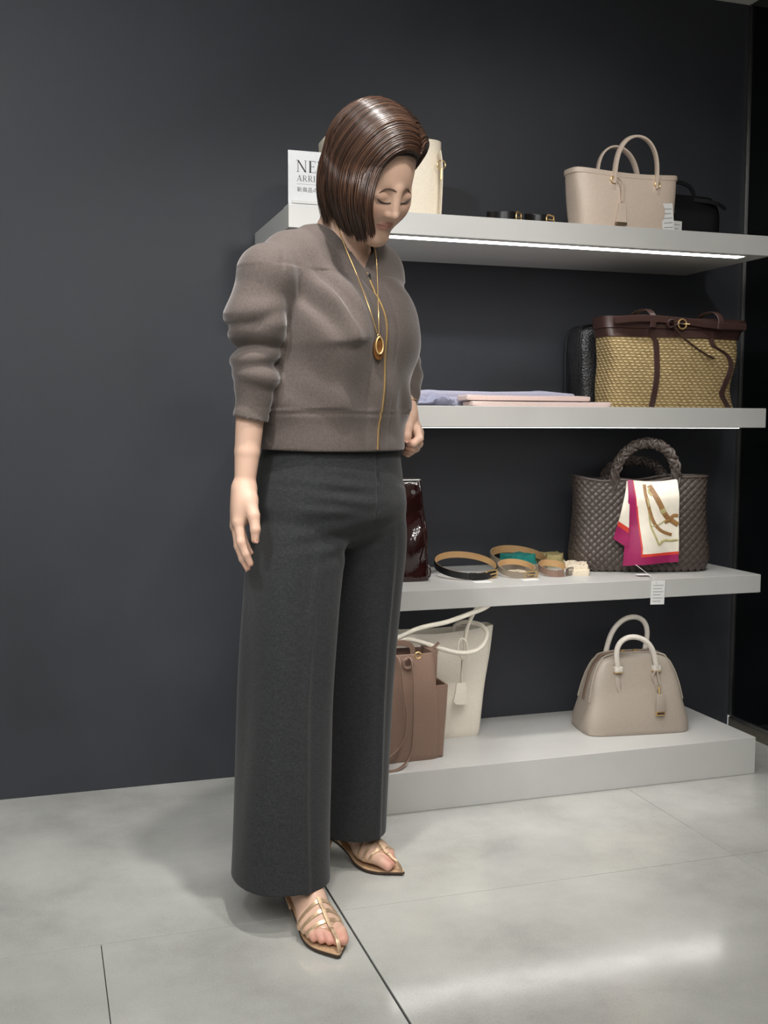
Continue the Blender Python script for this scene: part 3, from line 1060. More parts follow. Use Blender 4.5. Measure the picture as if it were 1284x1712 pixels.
# ---- black bag behind the straw bag -----------------------------------------------------------------
t = NT('black_mesh', (22, 22, 23), 0.3, 0, 0.5)
vr = t.n('ShaderNodeTexVoronoi')
vr.inputs['Scale'].default_value = 190
t.link(t.co(), vr.inputs['Vector'])
t.color(t.ramp(vr.outputs['Distance'], [(0.1, (12, 12, 13)), (0.6, (54, 54, 56))]))
t.bump(vr.outputs['Distance'], 0.6, 0.002)
b = empty('handbag', (-0.505, -0.085, S2), 0.0, 'black glittering mesh bag standing behind the straw bag', 'bag')
bag_shell('body', [(0, 0.120, 0.050, 0, 0), (0.12, 0.128, 0.052, 0, 0), (0.215, 0.128, 0.046, 0, 0), (0.238, 0.118, 0.036, 0, 0), (0.244, 0.10, 0.024, 0, 0)], t.m, b, 0.42, cap_top=True)
for y_ in (-0.046, 0.046):
    pp = [(-0.128, y_, 0.02), (-0.131, y_, 0.12), (-0.128, y_ * 0.95, 0.21), (-0.105, y_ * 0.7, 0.243), (0, y_ * 0.6, 0.247), (0.105, y_ * 0.7, 0.243), (0.128, y_ * 0.95, 0.21), (0.131, y_, 0.12), (0.128, y_, 0.02)]
    MB().tube(spline(pp, 50), 0.003, 8).obj('piping', L_BLACK, b)

# ---- patent bag on the lowest floating shelf ------------------------------------------------------------
b = empty('handbag', (-1.275, -0.205, S3), math.radians(-3), 'dark burgundy patent leather bag half hidden behind the trousers', 'bag')


def crumple(r):
    r = r.copy()
    z, x = r[:, 2], r[:, 0]
    r[:, 1] += np.where(r[:, 1] < 0, 0.007 * np.sin(z * 42 + np.sin(x * 30) * 1.5) * np.clip(z / 0.05, 0, 1) * np.clip((0.26 - z) / 0.04, 0, 1), 0)
    return r


bag_shell('body', [(0, 0.132, 0.062, 0, 0), (0.1, 0.127, 0.060, 0, 0), (0.2, 0.120, 0.046, 0, 0), (0.272, 0.112, 0.030, 0, 0)], L_PATENT, b, 0.30, shape=crumple, n=80)
MB().tube(sring(0, 0, 0.272, 0.1125, 0.0305, 0.3, 60), 0.0024, 8, closed=True).obj('frame_edge', M_STEEL, b)
MB().tube(spline([(0.108, -0.050, 0.20), (0.112, -0.060, 0.12), (0.119, -0.066, 0.03)], 16), 0.0028, 8).obj('seam_piping', L_PATENT, b)
MB().tube([(0.085, -0.042, 0.240), (0.085, -0.034, 0.240)], 0.006, 14).obj('metal_stud', M_STEEL, b)
MB().tube(spline([(0.119, -0.068, 0.045), (0.124, -0.074, 0.03), (0.122, -0.072, 0.014), (0.116, -0.068, 0.02)], 20, closed=True), 0.0024, 8, closed=True).obj('zip_loop', L_PATENT, b)

# ---- woven leather tote ------------------------------------------------------------------------------------
WTC, WTR = (-0.475, -0.205, S3), math.radians(-17)


def tote_local(p):
    dx, dy = p[0] - WTC[0], p[1] - WTC[1]
    c, s_ = math.cos(-WTR), math.sin(-WTR)
    return np.array([dx * c - dy * s_, dx * s_ + dy * c, p[2] - WTC[2]])


b = empty('woven_tote', WTC, WTR, 'dark brown woven leather tote with braided handles and a silk scarf', 'bag')
WT = np.array([(0, 0.186, 0.076), (0.03, 0.196, 0.082), (0.10, 0.192, 0.079), (0.18, 0.187, 0.070), (0.275, 0.191, 0.058)], float)
PER = 160


def w_ring(z, grow=0.0):
    a, bb = (float(smooth_interp(np.array([z]), WT[:, 0], WT[:, i])[0]) for i in (1, 2))
    r = sring(0, 0, z, a + grow, bb + grow, 0.5, PER)
    k = (max(z, 0) / 0.275) ** 3
    x = r[:, 0]
    r[:, 2] -= k * (0.012 * np.exp(-((x + 0.12) / 0.05) ** 2) + 0.016 * np.exp(-((x - 0.0) / 0.06) ** 2) * 1.0)
    return r


WH = 0.272
zl = np.linspace(0, WH, 40)
RING = np.array([w_ring(z) for z in zl])                          # (40, PER, 3)
seg = np.linalg.norm(np.roll(RING[20], -1, 0) - RING[20], axis=1)
arc = np.concatenate([[0], np.cumsum(seg)])                        # equal arc-length parameter round the bag
PERIM = arc[-1]
P_ = PERIM / 44.0


def w_pos(s, z):
    s = np.asarray(s) % PERIM
    f_ = np.interp(s, arc, np.arange(PER + 1))
    i0 = np.floor(f_).astype(int) % PER
    fr2 = (f_ - np.floor(f_))[:, None]
    zi = np.clip(np.asarray(z) / WH * 39, 0, 38.999)
    z0 = zi.astype(int)
    fz = (zi - z0)[:, None]
    i1 = (i0 + 1) % PER
    q_ = (RING[z0, i0] * (1 - fr2) + RING[z0, i1] * fr2) * (1 - fz) + (RING[z0 + 1, i0] * (1 - fr2) + RING[z0 + 1, i1] * fr2) * fz
    return q_


def w_nrm(s, z):
    a = w_pos(s + 0.002, z) - w_pos(s - 0.002, z)
    zz_ = np.minimum(z + 0.004, WH)
    c_ = w_pos(s, zz_) - w_pos(s, zz_ - 0.006)
    n_ = np.cross(a, c_)
    return n_ / np.maximum(np.linalg.norm(n_, axis=1, keepdims=True), 1e-9)


bag_shell('lining', [(0, 0.183, 0.073, 0, 0), (0.03, 0.1925, 0.0785, 0, 0), (0.10, 0.1885, 0.0755, 0, 0), (0.18, 0.1835, 0.0665, 0, 0), (0.255, 0.186, 0.0555, 0, 0)], leather('lining_dark', (40, 33, 30)), b, 0.5)
NS = 96
for fam in (1, -1):
    for i in range(44):
        zc = np.linspace(0.004, WH, NS)
        sc_ = i * P_ + fam * zc
        # phase along this strip: it meets the other family every P_/2 in height
        tt_ = (sc_ + fam * zc) / P_
        off = 0.0026 + 0.0022 * fam * np.cos(np.pi * (tt_ + i))
        n_ = w_nrm(sc_, zc)
        rows_ = []
        hw_ = P_ * 0.335
        for wx, dn in ((-1, -0.0014), (-0.6, 0.0), (0.6, 0.0), (1, -0.0014)):
            rows_.append(w_pos(sc_ + wx * hw_ * 0.7071, np.clip(zc - fam * wx * hw_ * 0.7071, 0.001, WH)) + n_ * (off + dn)[:, None])
        MB().grid(np.stack(rows_, 1)).obj('leather_strip', L_DARK, b, fix=False)
# braided rim and handles


def braid(path, r, name, parent, strands=4, turns=9.0, rs=0.55):
    path = np.array(path)
    n = len(path)
    T = np.gradient(path, axis=0)
    T /= np.linalg.norm(T, axis=1, keepdims=True)
    N = np.cross(T, [0, 1.0, 0.03])
    N /= np.linalg.norm(N, axis=1, keepdims=True)
    B = np.cross(T, N)
    for k in range(strands):
        ph = np.linspace(0, 2 * np.pi * turns, n) * (1 if k % 2 == 0 else -1) + 2 * np.pi * k / strands
        rr = r * (0.80 + 0.16 * np.cos(2 * np.linspace(0, 2 * np.pi * turns, n) + (0 if k % 2 == 0 else np.pi)))
        c_ = path + (N * np.cos(ph)[:, None] + B * np.sin(ph)[:, None]) * rr[:, None]
        MB().tube(c_, r * rs, 7).obj(name, L_DARK, parent, fix=False)


for y_ in (-0.053, 0.053):
    hdl = arch((-0.088, y_, 0.236), (0.092, y_ - 0.002, 0.241), 0.132 if y_ < 0 else 0.075, 110, (0, -0.02 if y_ < 0 else 0.05, 0), 0.72)
    ho = MB().tube(hdl[::3], 0.0115, 10).obj('handle', L_DARK, b)
    braid(hdl, 0.0130, 'braid_strand', ho, 8, 4.0, 0.36)
rimp = w_ring(WH + 0.001, 0.002)
MB().tube(rimp, 0.0042, 8, closed=True).obj('rim_cord', L_DARK, b)
# hang tag over the shelf edge
MB().tube(spline([tote_local(p) for p in ((-0.556, -0.330, S3 + 0.030), (-0.552, -0.385, S3 + 0.012), (-0.548, -0.4195, S3 - 0.004), (-0.545, -0.4205, S3 - 0.012))], 20), 0.0008, 6).obj('tag_string', M_STRING, b)
lf_ = tote_local((-0.545, -0.350, S3 + 0.004))
MB().box((-0.019, -0.014, 0.0), (0.019, 0.014, 0.0012), 0.0003).obj('folded_leaflet', M_PAPER, b, smooth=False, matrix=Matrix.Translation(Vector(lf_)))
price_tag(b, tote_local((-0.540, -0.4200, S3 - 0.036)), 0.043, 0.066, -WTR, 0.03, 6)

# ---- silk scarf hung over the woven tote --------------------------------------------------------------------
C_MAG = mat('silk_magenta', (150, 24, 84), 0.42, grain=40, vary=0.06)
C_WHT = mat('silk_cream', (228, 220, 204), 0.42, grain=40, vary=0.03)
C_RED = mat('silk_orange_red', (206, 62, 44), 0.45, grain=40, vary=0.04)
C_BRN = mat('print_brown', (142, 104, 62), 0.5, grain=90, vary=0.15)
C_OLV = mat('print_olive', (176, 166, 118), 0.5, grain=90, vary=0.12)
sf = empty('silk_scarf', WTC, WTR, 'silk scarf with magenta border and harness print hung on the woven tote', 'scarf')
SQ = np.array([[(-0.052, 0.266), (0.090, 0.268)], [(-0.070, 0.022), (0.088, 0.034)]])       # x, z corners of the hanging panel


def sc_pt(u, v, lift=0.0):
    top = SQ[0, 0] * (1 - u) + SQ[0, 1] * u
    bot = SQ[1, 0] * (1 - u) + SQ[1, 1] * u
    x, z = top * (1 - v) + bot * v
    z -= 0.006 * math.sin(math.pi * u) * (1 - v)
    y = -0.090 - 0.020 * min(v * 1.6, 1) + 0.020 * (1 - min(1, v * 5)) + 0.0045 * math.sin(u * 7 + v * 2) * (0.4 + v) - 0.003 * math.sin(v * 9)
    return np.array([x, y - 0.004 - lift, z])


def zone(name, u0, u1, v0, v1, m_, nu=10, nv=16, lift=0.0, th=0.0012):
    G = [[sc_pt(u0(v) + (u1(v) - u0(v)) * i / nu, v, lift) for i in range(nu + 1)] for v in np.linspace(v0, v1, nv + 1)]
    return MB().grid(np.array(G), th).obj(name, m_, sf)


bw = lambda v: 0.10 + 0.20 * min(1, max(0, v * 1.25) ** 1.1)
zone('border', lambda v: 0.0, bw, 0.0, 0.855, C_MAG)
zone('border', lambda v: 0.0, lambda v: 1.0, 0.905, 1.0, C_MAG, 16, 4)
zone('border', lambda v: 0.0, lambda v: bw(0.855), 0.855, 0.905, C_MAG, 6, 3)
zone('red_line', bw, lambda v: bw(v) + 0.028, 0.30, 0.87, C_RED, 2, 16)
zone('red_line', lambda v: bw(0.855), lambda v: 1.0, 0.870, 0.905, C_RED, 14, 2)
zone('red_line', lambda v: bw(v), lambda v: bw(v) + 0.015, 0.0, 0.30, C_RED, 2, 8)
zone('cream_field', lambda v: bw(v) + (0.015 if v <= 0.30 else 0.028), lambda v: 1.0, 0.0, 0.30, C_WHT, 14, 10)
zone('cream_field', lambda v: bw(v) + 0.028, lambda v: 1.0, 0.30, 0.870, C_WHT, 14, 16)


def print_line(uv, w_, m_, name='printed_strap', lift=0.0012):
    pts_ = np.array([sc_pt(u, v, lift) for u, v in spline([(u, v, 0) for u, v in uv], 30)[:, :2]])
    MB().tube(pts_, 1, 6, flat=(w_, 0.0006), up=(0, 1, 0)).obj(name, m_, sf)


print_line([(0.42, 0.05), (0.50, 0.14), (0.62, 0.28), (0.74, 0.42), (0.88, 0.50), (0.985, 0.55)], 0.0075, C_BRN)
print_line([(0.33, 0.04), (0.34, 0.16), (0.42, 0.34), (0.52, 0.50), (0.66, 0.60), (0.86, 0.66)], 0.0046, C_BRN)
print_line([(0.985, 0.44), (0.90, 0.43), (0.80, 0.48), (0.72, 0.50)], 0.0050, C_BRN)
print_line([(0.38, 0.20), (0.42, 0.40), (0.46, 0.54), (0.56, 0.68), (0.62, 0.77)], 0.0028, C_OLV, 'printed_chain')
print_line([(0.62, 0.77), (0.70, 0.72), (0.84, 0.73), (0.985, 0.73)], 0.0034, C_OLV, 'printed_chain')
print_line([(0.46, 0.54), (0.60, 0.52), (0.74, 0.47)], 0.0016, C_OLV, 'printed_chain')
print_line([(0.42, 0.07), (0.40, 0.12), (0.46, 0.17)], 0.0030, C_OLV, 'printed_chain')
print_line([(0.66, 0.335), (0.70, 0.385)], 0.0085, C_OLV, 'printed_ring')
# the second corner of the scarf behind the first
fl = []
for v in np.linspace(0, 1, 14):
    row = []
    for u in np.linspace(0, 1, 6):
        x = (-0.050) * (1 - v) + (-0.098 + 0.042 * u) * v - 0.004 * (1 - u) * (1 - v)
        z = 0.262 * (1 - v) + (0.100 - 0.028 * u) * v
        y = -0.0905 - 0.020 * min(1, v * 1.6) + 0.018 * (1 - min(1, v * 5)) + 0.002 * math.sin(v * 8 + u * 3)
        row.append((x, y, z))
    fl.append(row)
fl = np.array(fl)
MB().grid(fl[:10], 0.0012).obj('cream_field', C_WHT, sf)
MB().grid(fl[9:11], 0.0012).obj('red_line', C_RED, sf)
MB().grid(fl[10:], 0.0012).obj('border', C_MAG, sf)

# ---- rose brown tote on the platform ----------------------------------------------------------------------------
b = empty('tote_bag', (-1.275, -0.268, BASE_Z), math.radians(1), 'rose brown leather tote with long thin straps on the platform behind the trousers', 'bag')
bag_shell('body', [(0, 0.138, 0.070, 0, 0), (0.10, 0.138, 0.068, -0.002, 0), (0.2, 0.134, 0.060, -0.004, 0), (0.282, 0.132, 0.044, -0.006, 0)], L_TAUPE, b, 0.26, n=72)
pk = []
for z, a in ((0.004, 0.020), (0.06, 0.026), (0.13, 0.034), (0.195, 0.040)):
    pk.append([(0.118, -0.058 + z * 0.06, z), (0.134 + a * 0.5, -0.060 + z * 0.06, z), (0.138 + a * 0.62, -0.045, z), (0.138 + a * 0.62, 0.045, z), (0.134 + a * 0.3, 0.060 - z * 0.06, z), (0.118, 0.058 - z * 0.06, z)])
inner = [[(x - 0.004 if i in (1, 2, 3, 4) else x, y * 0.94, z) for i, (x, y, z) in enumerate(r_)] for r_ in pk]
MB().loft([np.array(r_) for r_ in pk] + [np.array(r_) for r_ in inner[::-1]]).obj('side_pocket', L_TAUPE, b)
gus = [[(0.118, -0.040, z), (0.126 + 0.016 * k, -0.02, z), (0.126 + 0.016 * k, 0.03, z), (0.118, 0.045, z)] for z, k in ((0.17, 0.6), (0.22, 0.9), (0.270, 1.0), (0.286, 1.15))]
MB().loft([np.array(r_) for r_ in gus]).obj('gusset', L_TAUPE, b)
MB().tube(spline([(0.130, 0.0, 0.283), (0.142, -0.004, 0.292), (0.152, -0.006, 0.302)], 8), 1, 8, flat=(0.002, 0.009), up=(0, 1, 0)).obj('gusset_tab', L_TAUPE, b)
for xs in ([(0.012, -0.050, 0.285), (0.014, -0.075, 0.27), (0.020, -0.085, 0.20), (0.028, -0.090, 0.12), (0.010, -0.100, 0.06), (-0.045, -0.110, 0.020)],
           [(0.046, -0.050, 0.278), (0.048, -0.075, 0.265), (0.049, -0.086, 0.19), (0.046, -0.092, 0.10), (0.036, -0.098, 0.03), (-0.005, -0.125, 0.003), (-0.06, -0.135, 0.004)]):
    MB().tube(spline(xs, 34), 1, 8, flat=(0.0016, 0.0068), up=(0.25, 1, 0)).obj('strap', L_TAUPE, b)
MB().tube(ring_pts((0.044, -0.056, 0.262), 0.013, np.array([0.9, -0.2, 0]), Z3, 24), 0.005, 8, closed=True).obj('strap_knot', L_TAUPE, b)
MB().tube(arch((0.010, 0.02, 0.27), (0.085, 0.02, 0.27), 0.032, 20), 1, 8, flat=(0.0022, 0.008)).obj('inner_tab', L_TAUPE, b)
MB().tube(ring_pts((0.076, -0.046, 0.280), 0.0085, X3, Z3), 0.0018, 6, closed=True).obj('metal_ring', M_BGOLD, b)

# ---- ivory tote behind it ------------------------------------------------------------------------------------------
b = empty('tote_bag', (-1.080, -0.112, BASE_Z), math.radians(1), 'tall ivory leather tote with rope handles and tag charm on the platform', 'bag')


def ivory_dip(r):
    r = r.copy()
    k = np.clip(r[:, 2] / 0.31, 0, 1) ** 4
    r[:, 2] -= k * 0.016 * np.clip(1 - (r[:, 0] / 0.165) ** 2, 0, 1) * (0.6 + 0.4 * (r[:, 1] < 0))
    return r


bag_shell('body', [(0, 0.128, 0.058, 0, 0), (0.05, 0.133, 0.060, 0, 0), (0.15, 0.146, 0.056, 0, 0), (0.25, 0.166, 0.042, 0.002, 0), (0.312, 0.177, 0.028, 0.003, 0)], L_IVORY, b, 0.26, shape=ivory_dip, n=80)


def bp(px, py, y):
    """point in the tote's own frame seen at a pixel at depth y"""
    q_ = on_plane(px, py, 1, y)
    return (q_[0] + 1.080, q_[1] + 0.112, q_[2] - BASE_Z)


cord = 0.0066
MB().tube(spline([bp(640, 1075, -0.235), bp(663, 1066, -0.24), bp(700, 1050, -0.255), bp(745, 1040, -0.262), bp(785, 1026, -0.262), bp(812, 1015, -0.258), bp(822, 1003, -0.240), bp(806, 1004, -0.215)], 40), cord, 10).obj('rope_handle', L_IVORY, b)
MB().tube(spline([bp(806, 1004, -0.215), bp(793, 1022, -0.205), bp(782, 1046, -0.198), bp(777, 1070, -0.194), bp(778, 1088, -0.190)], 26), cord * 0.9, 10).obj('rope_handle', L_IVORY, b)
MB().tube(spline([bp(648, 1067, -0.235), bp(690, 1070, -0.240), bp(730, 1083, -0.245), bp(770, 1092, -0.245), bp(800, 1085, -0.235), bp(814, 1062, -0.215), bp(803, 1045, -0.180), bp(778, 1040, -0.140), bp(762, 1046, -0.115), bp(758, 1062, -0.105), bp(758, 1078, -0.105)], 50), cord, 10).obj('rope_handle', L_IVORY, b)
MB().tube(spline([bp(771, 1068, -0.205), bp(765, 1080, -0.208), bp(768, 1096, -0.208), bp(777, 1103, -0.206), bp(781, 1090, -0.204), bp(779, 1074, -0.204)], 30, closed=True), 0.0030, 8, closed=True).obj('charm_loop', L_IVORY, b)
MB().tube([bp(772, 1104, -0.206), bp(771, 1124, -0.206), bp(770.5, 1144, -0.206)], 1, 8, flat=(0.0016, 0.0045), up=(0, 1, 0)).obj('charm_strap', L_IVORY, b)
cx_, cy_, cz_ = bp(769, 1160, -0.206)
ol = [(-0.0135, 0.031), (0.0145, 0.031), (0.0155, 0.010), (0.020, -0.018), (0.014, -0.030), (-0.014, -0.030), (-0.022, -0.020), (-0.016, 0.008)]
MB().loft([np.array([(cx_ + x, cy_ - 0.004, cz_ + z) for x, z in ol]), np.array([(cx_ + x, cy_ + 0.001, cz_ + z) for x, z in ol])]).obj('leather_charm', L_IVORY, b)

# ---- dome bag -----------------------------------------------------------------------------------------------------------
b = empty('dome_bag', (-0.498, -0.218, BASE_Z), math.radians(-7), 'greige dome-shaped handbag with pale round handles on the platform', 'bag')
DT = [(0.0, 0.161, 0.086, 0, 0), (0.03, 0.160, 0.084, 0, 0), (0.08, 0.148, 0.073, 0, 0), (0.14, 0.135, 0.058, 0, 0), (0.18, 0.121, 0.046, 0, 0), (0.207, 0.103, 0.038, 0, 0), (0.222, 0.080, 0.031, 0, 0), (0.227, 0.05, 0.023, 0, 0)]
bag_shell('body', DT, L_GREIGE, b, 0.34, cap_top=True, n=80)
Ta = np.array(DT)
for fy in (-0.62, 0.62):
    za = np.concatenate([np.linspace(0.09, 0.209, 14), np.linspace(0.216, 0.227, 5)])
    aa, bb_ = smooth_interp(za, Ta[:, 0], Ta[:, 1]), smooth_interp(za, Ta[:, 0], Ta[:, 2])
    ky_ = (1 - abs(fy) ** (2 / 0.34)) ** (0.34 / 2)
    lft_ = np.stack([-aa * ky_ - 0.001, bb_ * fy, za + 0.001], 1)
    rgt_ = lft_[::-1].copy(); rgt_[:, 0] *= -1
    MB().tube(np.concatenate([lft_, rgt_]), 0.0026, 8).obj('piping', L_GREIGE, b)
za = np.concatenate([np.linspace(0.09, 0.209, 14), np.linspace(0.216, 0.227, 5)])
aa = smooth_interp(za, Ta[:, 0], Ta[:, 1])
lft_ = np.stack([-aa - 0.0012, 0 * za, za + 0.0015], 1)
rgt_ = lft_[::-1].copy(); rgt_[:, 0] *= -1
MB().tube(np.concatenate([lft_, rgt_]), 1, 8, flat=(0.009, 0.0012), up=(0, 0, 1) if False else None).obj('zip_tape', mat('zip_brown', (118, 98, 84), 0.6, grain=300, vary=0.1), b)
for x in (-0.028, 0.012):
    MB().box((x - 0.006, -0.006, 0.228), (x + 0.008, 0.004, 0.234), 0.0015).obj('zip_slider', M_BGOLD, b)
for y0, y1, hh, x0, x1 in ((-0.052, -0.054, 0.092, -0.062, 0.056), (0.034, 0.036, 0.108, -0.066, 0.058)):
    zb = 0.192 if y0 < 0 else 0.214
    MB().tube(arch((x0, y0, zb), (x1, y1, zb), hh, 34, (-0.022 if y0 < 0 else 0.026, -0.012 if y0 < 0 else 0.006, 0), 0.62), 0.0078, 12).obj('handle', L_PALE, b)
    for x in (x0, x1):
        MB().box((x - 0.012, y0 - 0.008, zb - 0.012), (x + 0.012, y0 + 0.008, zb + 0.004), 0.002).obj('handle_mount', L_PALE, b)
        MB().box((x - 0.0125, y0 - 0.0085, zb - 0.0145), (x + 0.0125, y0 + 0.0085, zb - 0.0115), 0.001).obj('metal_band', M_BGOLD, b)
for x in (-0.062, 0.056):
    yl = lambda z: -float(np.interp(z, Ta[:, 0], Ta[:, 2])) - 0.0015
    rows_ = []
    for z, hw_ in ((0.180, 0.008), (0.160, 0.0085), (0.140, 0.008), (0.128, 0.005), (0.122, 0.0015)):
        rows_.append([(x - hw_, yl(z), z), (x - hw_ * 0.7, yl(z) - 0.002, z), (x + hw_ * 0.7, yl(z) - 0.002, z), (x + hw_, yl(z), z)])
    MB().grid(np.array(rows_)).obj('handle_tab', L_GREIGE, b)
MB().tube(spline([(0.050, -0.062, 0.182), (0.040, -0.067, 0.172), (0.040, -0.070, 0.156), (0.052, -0.073, 0.140), (0.060, -0.076, 0.130), (0.056, -0.074, 0.148), (0.054, -0.068, 0.172), (0.056, -0.062, 0.182)], 40), 1, 8, flat=(0.0012, 0.0032), up=(0, 1, 0)).obj('charm_strap', L_GREIGE, b)
MB().tube([(0.055, -0.078, 0.138), (0.054, -0.083, 0.118)], 0.0028, 8).obj('charm_clip', M_BGOLD, b)
MB().box((0.042, -0.0910, 0.058), (0.068, -0.0865, 0.118), 0.0012).obj('leather_charm', L_GREIGE, b)
MB().box((0.0415, -0.0920, 0.056), (0.0685, -0.0860, 0.068), 0.001).obj('charm_plate', M_BGOLD, b)
MB().box((0.044, -0.0926, 0.0595), (0.066, -0.0915, 0.0655)).obj('plate_inlay', L_CHOC, b)
# ================================================================== the woman in front of the shelves
PB = on_plane(540, 1500, 2, 0.0)            # the spot on the floor between her feet
PR = np.array([math.cos(YAW), -math.sin(YAW), 0])
PA = np.array([math.sin(YAW), math.cos(YAW), 0])


def pu(px, py, w):
    """local point (u right, w away, z up) seen at a pixel, w metres behind her base point"""
    d = ray_dir(px, py)
    t = ((PB - CAM) @ PA + w) / (d @ PA)
    q = CAM + d * t - PB
    return np.array([q @ PR, q @ PA, q[2]])


TH = math.radians(45)
FD = np.array([math.sin(TH), -math.cos(TH), 0])     # the way her chest faces
LD = np.array([math.cos(TH), math.sin(TH), 0])      # her left
ZD = np.array([0, 0, 1.0])
TC = np.array([0.03, 0.055, 0])                     # chest axis


def bf(lat, fwd, z):
    return TC + LD * lat + FD * fwd + ZD * z


# head frame: bowed forward
HP = math.radians(40)
HF = FD * math.cos(HP) - ZD * math.sin(HP)
HU = FD * math.sin(HP) + ZD * math.cos(HP)
HR = math.radians(9)
HX, HU = LD * math.cos(HR) + HU * math.sin(HR), HU * math.cos(HR) - LD * math.sin(HR)
HO = np.array([0.103, -0.035, 1.492])
HA = np.array([HX, HF, HU])


def hd(x, y, z):
    return HO + HX * x + HF * y + HU * z


person = empty('person', PB, -YAW, 'person in a taupe zip jacket and charcoal wide trousers, looking down, arm hanging', 'person')

# ---- skin body ------------------------------------------------------------
body = Field()
body.ell(hd(0, -0.012, 0.030), (0.073, 0.092, 0.086), HA, 0.02)
body.ell(hd(0, 0.024, -0.030), (0.061, 0.064, 0.082), HA, 0.03)
for s in (-1, 1):
    body.cone(hd(s * 0.044, 0.005, -0.045), hd(s * 0.009, 0.068, -0.092), 0.025, 0.016, 0.025)
    body.ell(hd(s * 0.033, 0.053, -0.034), (0.029, 0.026, 0.030), HA, 0.03)
    body.ell(hd(s * 0.076, -0.012, -0.012), (0.008, 0.017, 0.028), HA, 0.006)
body.ell(hd(0, 0.074, -0.098), (0.020, 0.015, 0.014), HA, 0.018)
for s in (-1, 1):
    body.ell(hd(s * 0.031, 0.1020, 0.000), (0.021, 0.0140, 0.0105), HA, 0.022, mode=-1)
for s in (-1, 1):
    body.ell(hd(s * 0.0310, 0.0735, -0.003), (0.0155, 0.0098, 0.0088), HA, 0.007)
body.cone(hd(0, 0.081, 0.014), hd(0, 0.0955, -0.028), 0.0070, 0.0085, 0.014)
body.ell(hd(0, 0.0975, -0.0325), (0.0088, 0.0088, 0.0072), HA, 0.006)
for s in (-1, 1):
    body.ell(hd(s * 0.0115, 0.0890, -0.0350), (0.0060, 0.008, 0.0058), HA, 0.007)
    body.ell(hd(s * 0.0060, 0.0935, -0.0403), (0.0028, 0.004, 0.0026), HA, 0.002, mode=-1)
body.ell(hd(0, 0.0835, -0.0590), (0.0180, 0.0078, 0.0036), HA, 0.006)
body.ell(hd(0, 0.0822, -0.0665), (0.0150, 0.0082, 0.0046), HA, 0.006)
for s in (-1, 1):
    body.cone(hd(0, 0.0925, -0.0628), hd(s * 0.021, 0.0815, -0.0605), 0.0016, 0.0014, 0.0025, mode=-1)
headf = Field()
headf.ops = list(body.ops)
# neck, chest, hidden trunk
body.chain([bf(0, -0.005, 1.30), bf(0, 0.012, 1.385), hd(0, -0.022, -0.055)], [0.060, 0.049, 0.050], 0.03)
body.ell(bf(0, 0.0, 1.24), (0.135, 0.078, 0.125), [LD, FD, ZD], 0.04)
body.cone(bf(-0.13, -0.01, 1.315), bf(0.13, -0.01, 1.315), 0.042, 0.042, 0.05)
body.chain([bf(0, 0, 1.2), bf(0.0, 0, 1.02), np.array([0.014, 0.06, 0.88])], [0.10, 0.085, 0.105], 0.05)
torsof = Field()
torsof.ops = list(body.ops)
# right arm (hangs at the left of the picture)
R_SH = bf(-0.125, -0.005, 1.300)
R_EL = pu(427, 585, -0.085)
R_WR = pu(409, 812, -0.104)
R_FM = R_EL * 0.45 + R_WR * 0.55 + np.array([-0.002, 0, 0])
body.chain([R_SH, R_EL], [0.036, 0.028], 0.04)
body.chain([R_EL, R_EL * 0.62 + R_WR * 0.38, R_EL * 0.25 + R_WR * 0.75, R_WR], [0.0290, 0.0290, 0.0250, 0.0200], 0.02, 0.003)
R_MCP = [pu(399, 873, -0.132), pu(395, 879, -0.113), pu(396, 878, -0.094), pu(400, 872, -0.077)]
for q, r in zip(R_MCP, (0.0125, 0.0125, 0.0118, 0.011)):
    body.cone(R_WR + (q - R_WR) * 0.12, q, 0.0165, r, 0.016)
body.ell((R_WR + R_MCP[1]) / 2 + np.array([0.006, -0.004, 0]), (0.019, 0.030, 0.036), None, 0.015)
R_FING = [[R_MCP[0], pu(403, 906, -0.142), pu(411, 926, -0.142), pu(418.5, 942, -0.139)],
          [R_MCP[1], pu(399, 913, -0.119), pu(406, 934, -0.121), pu(413.5, 949.5, -0.120)],
          [R_MCP[2], pu(402, 910, -0.098), pu(410, 929, -0.101), pu(418, 942, -0.102)],
          [R_MCP[3], pu(406, 898, -0.079), pu(412, 913, -0.083), pu(419, 924, -0.085)]]
for i, ch in enumerate(R_FING):
    s = (1, 1, 0.96, 0.86)[i]
    body.chain(ch, [0.0105 * s, 0.0090 * s, 0.0080 * s, 0.0066 * s], 0.004)
R_TH = [pu(417, 836, -0.125), pu(424, 862, -0.143), pu(427, 885, -0.150), pu(426.5, 902, -0.150)]
body.cone(R_WR, R_TH[0], 0.016, 0.0150, 0.012)
body.chain(R_TH, [0.0150, 0.0118, 0.0096, 0.0078], 0.010, 0.004)
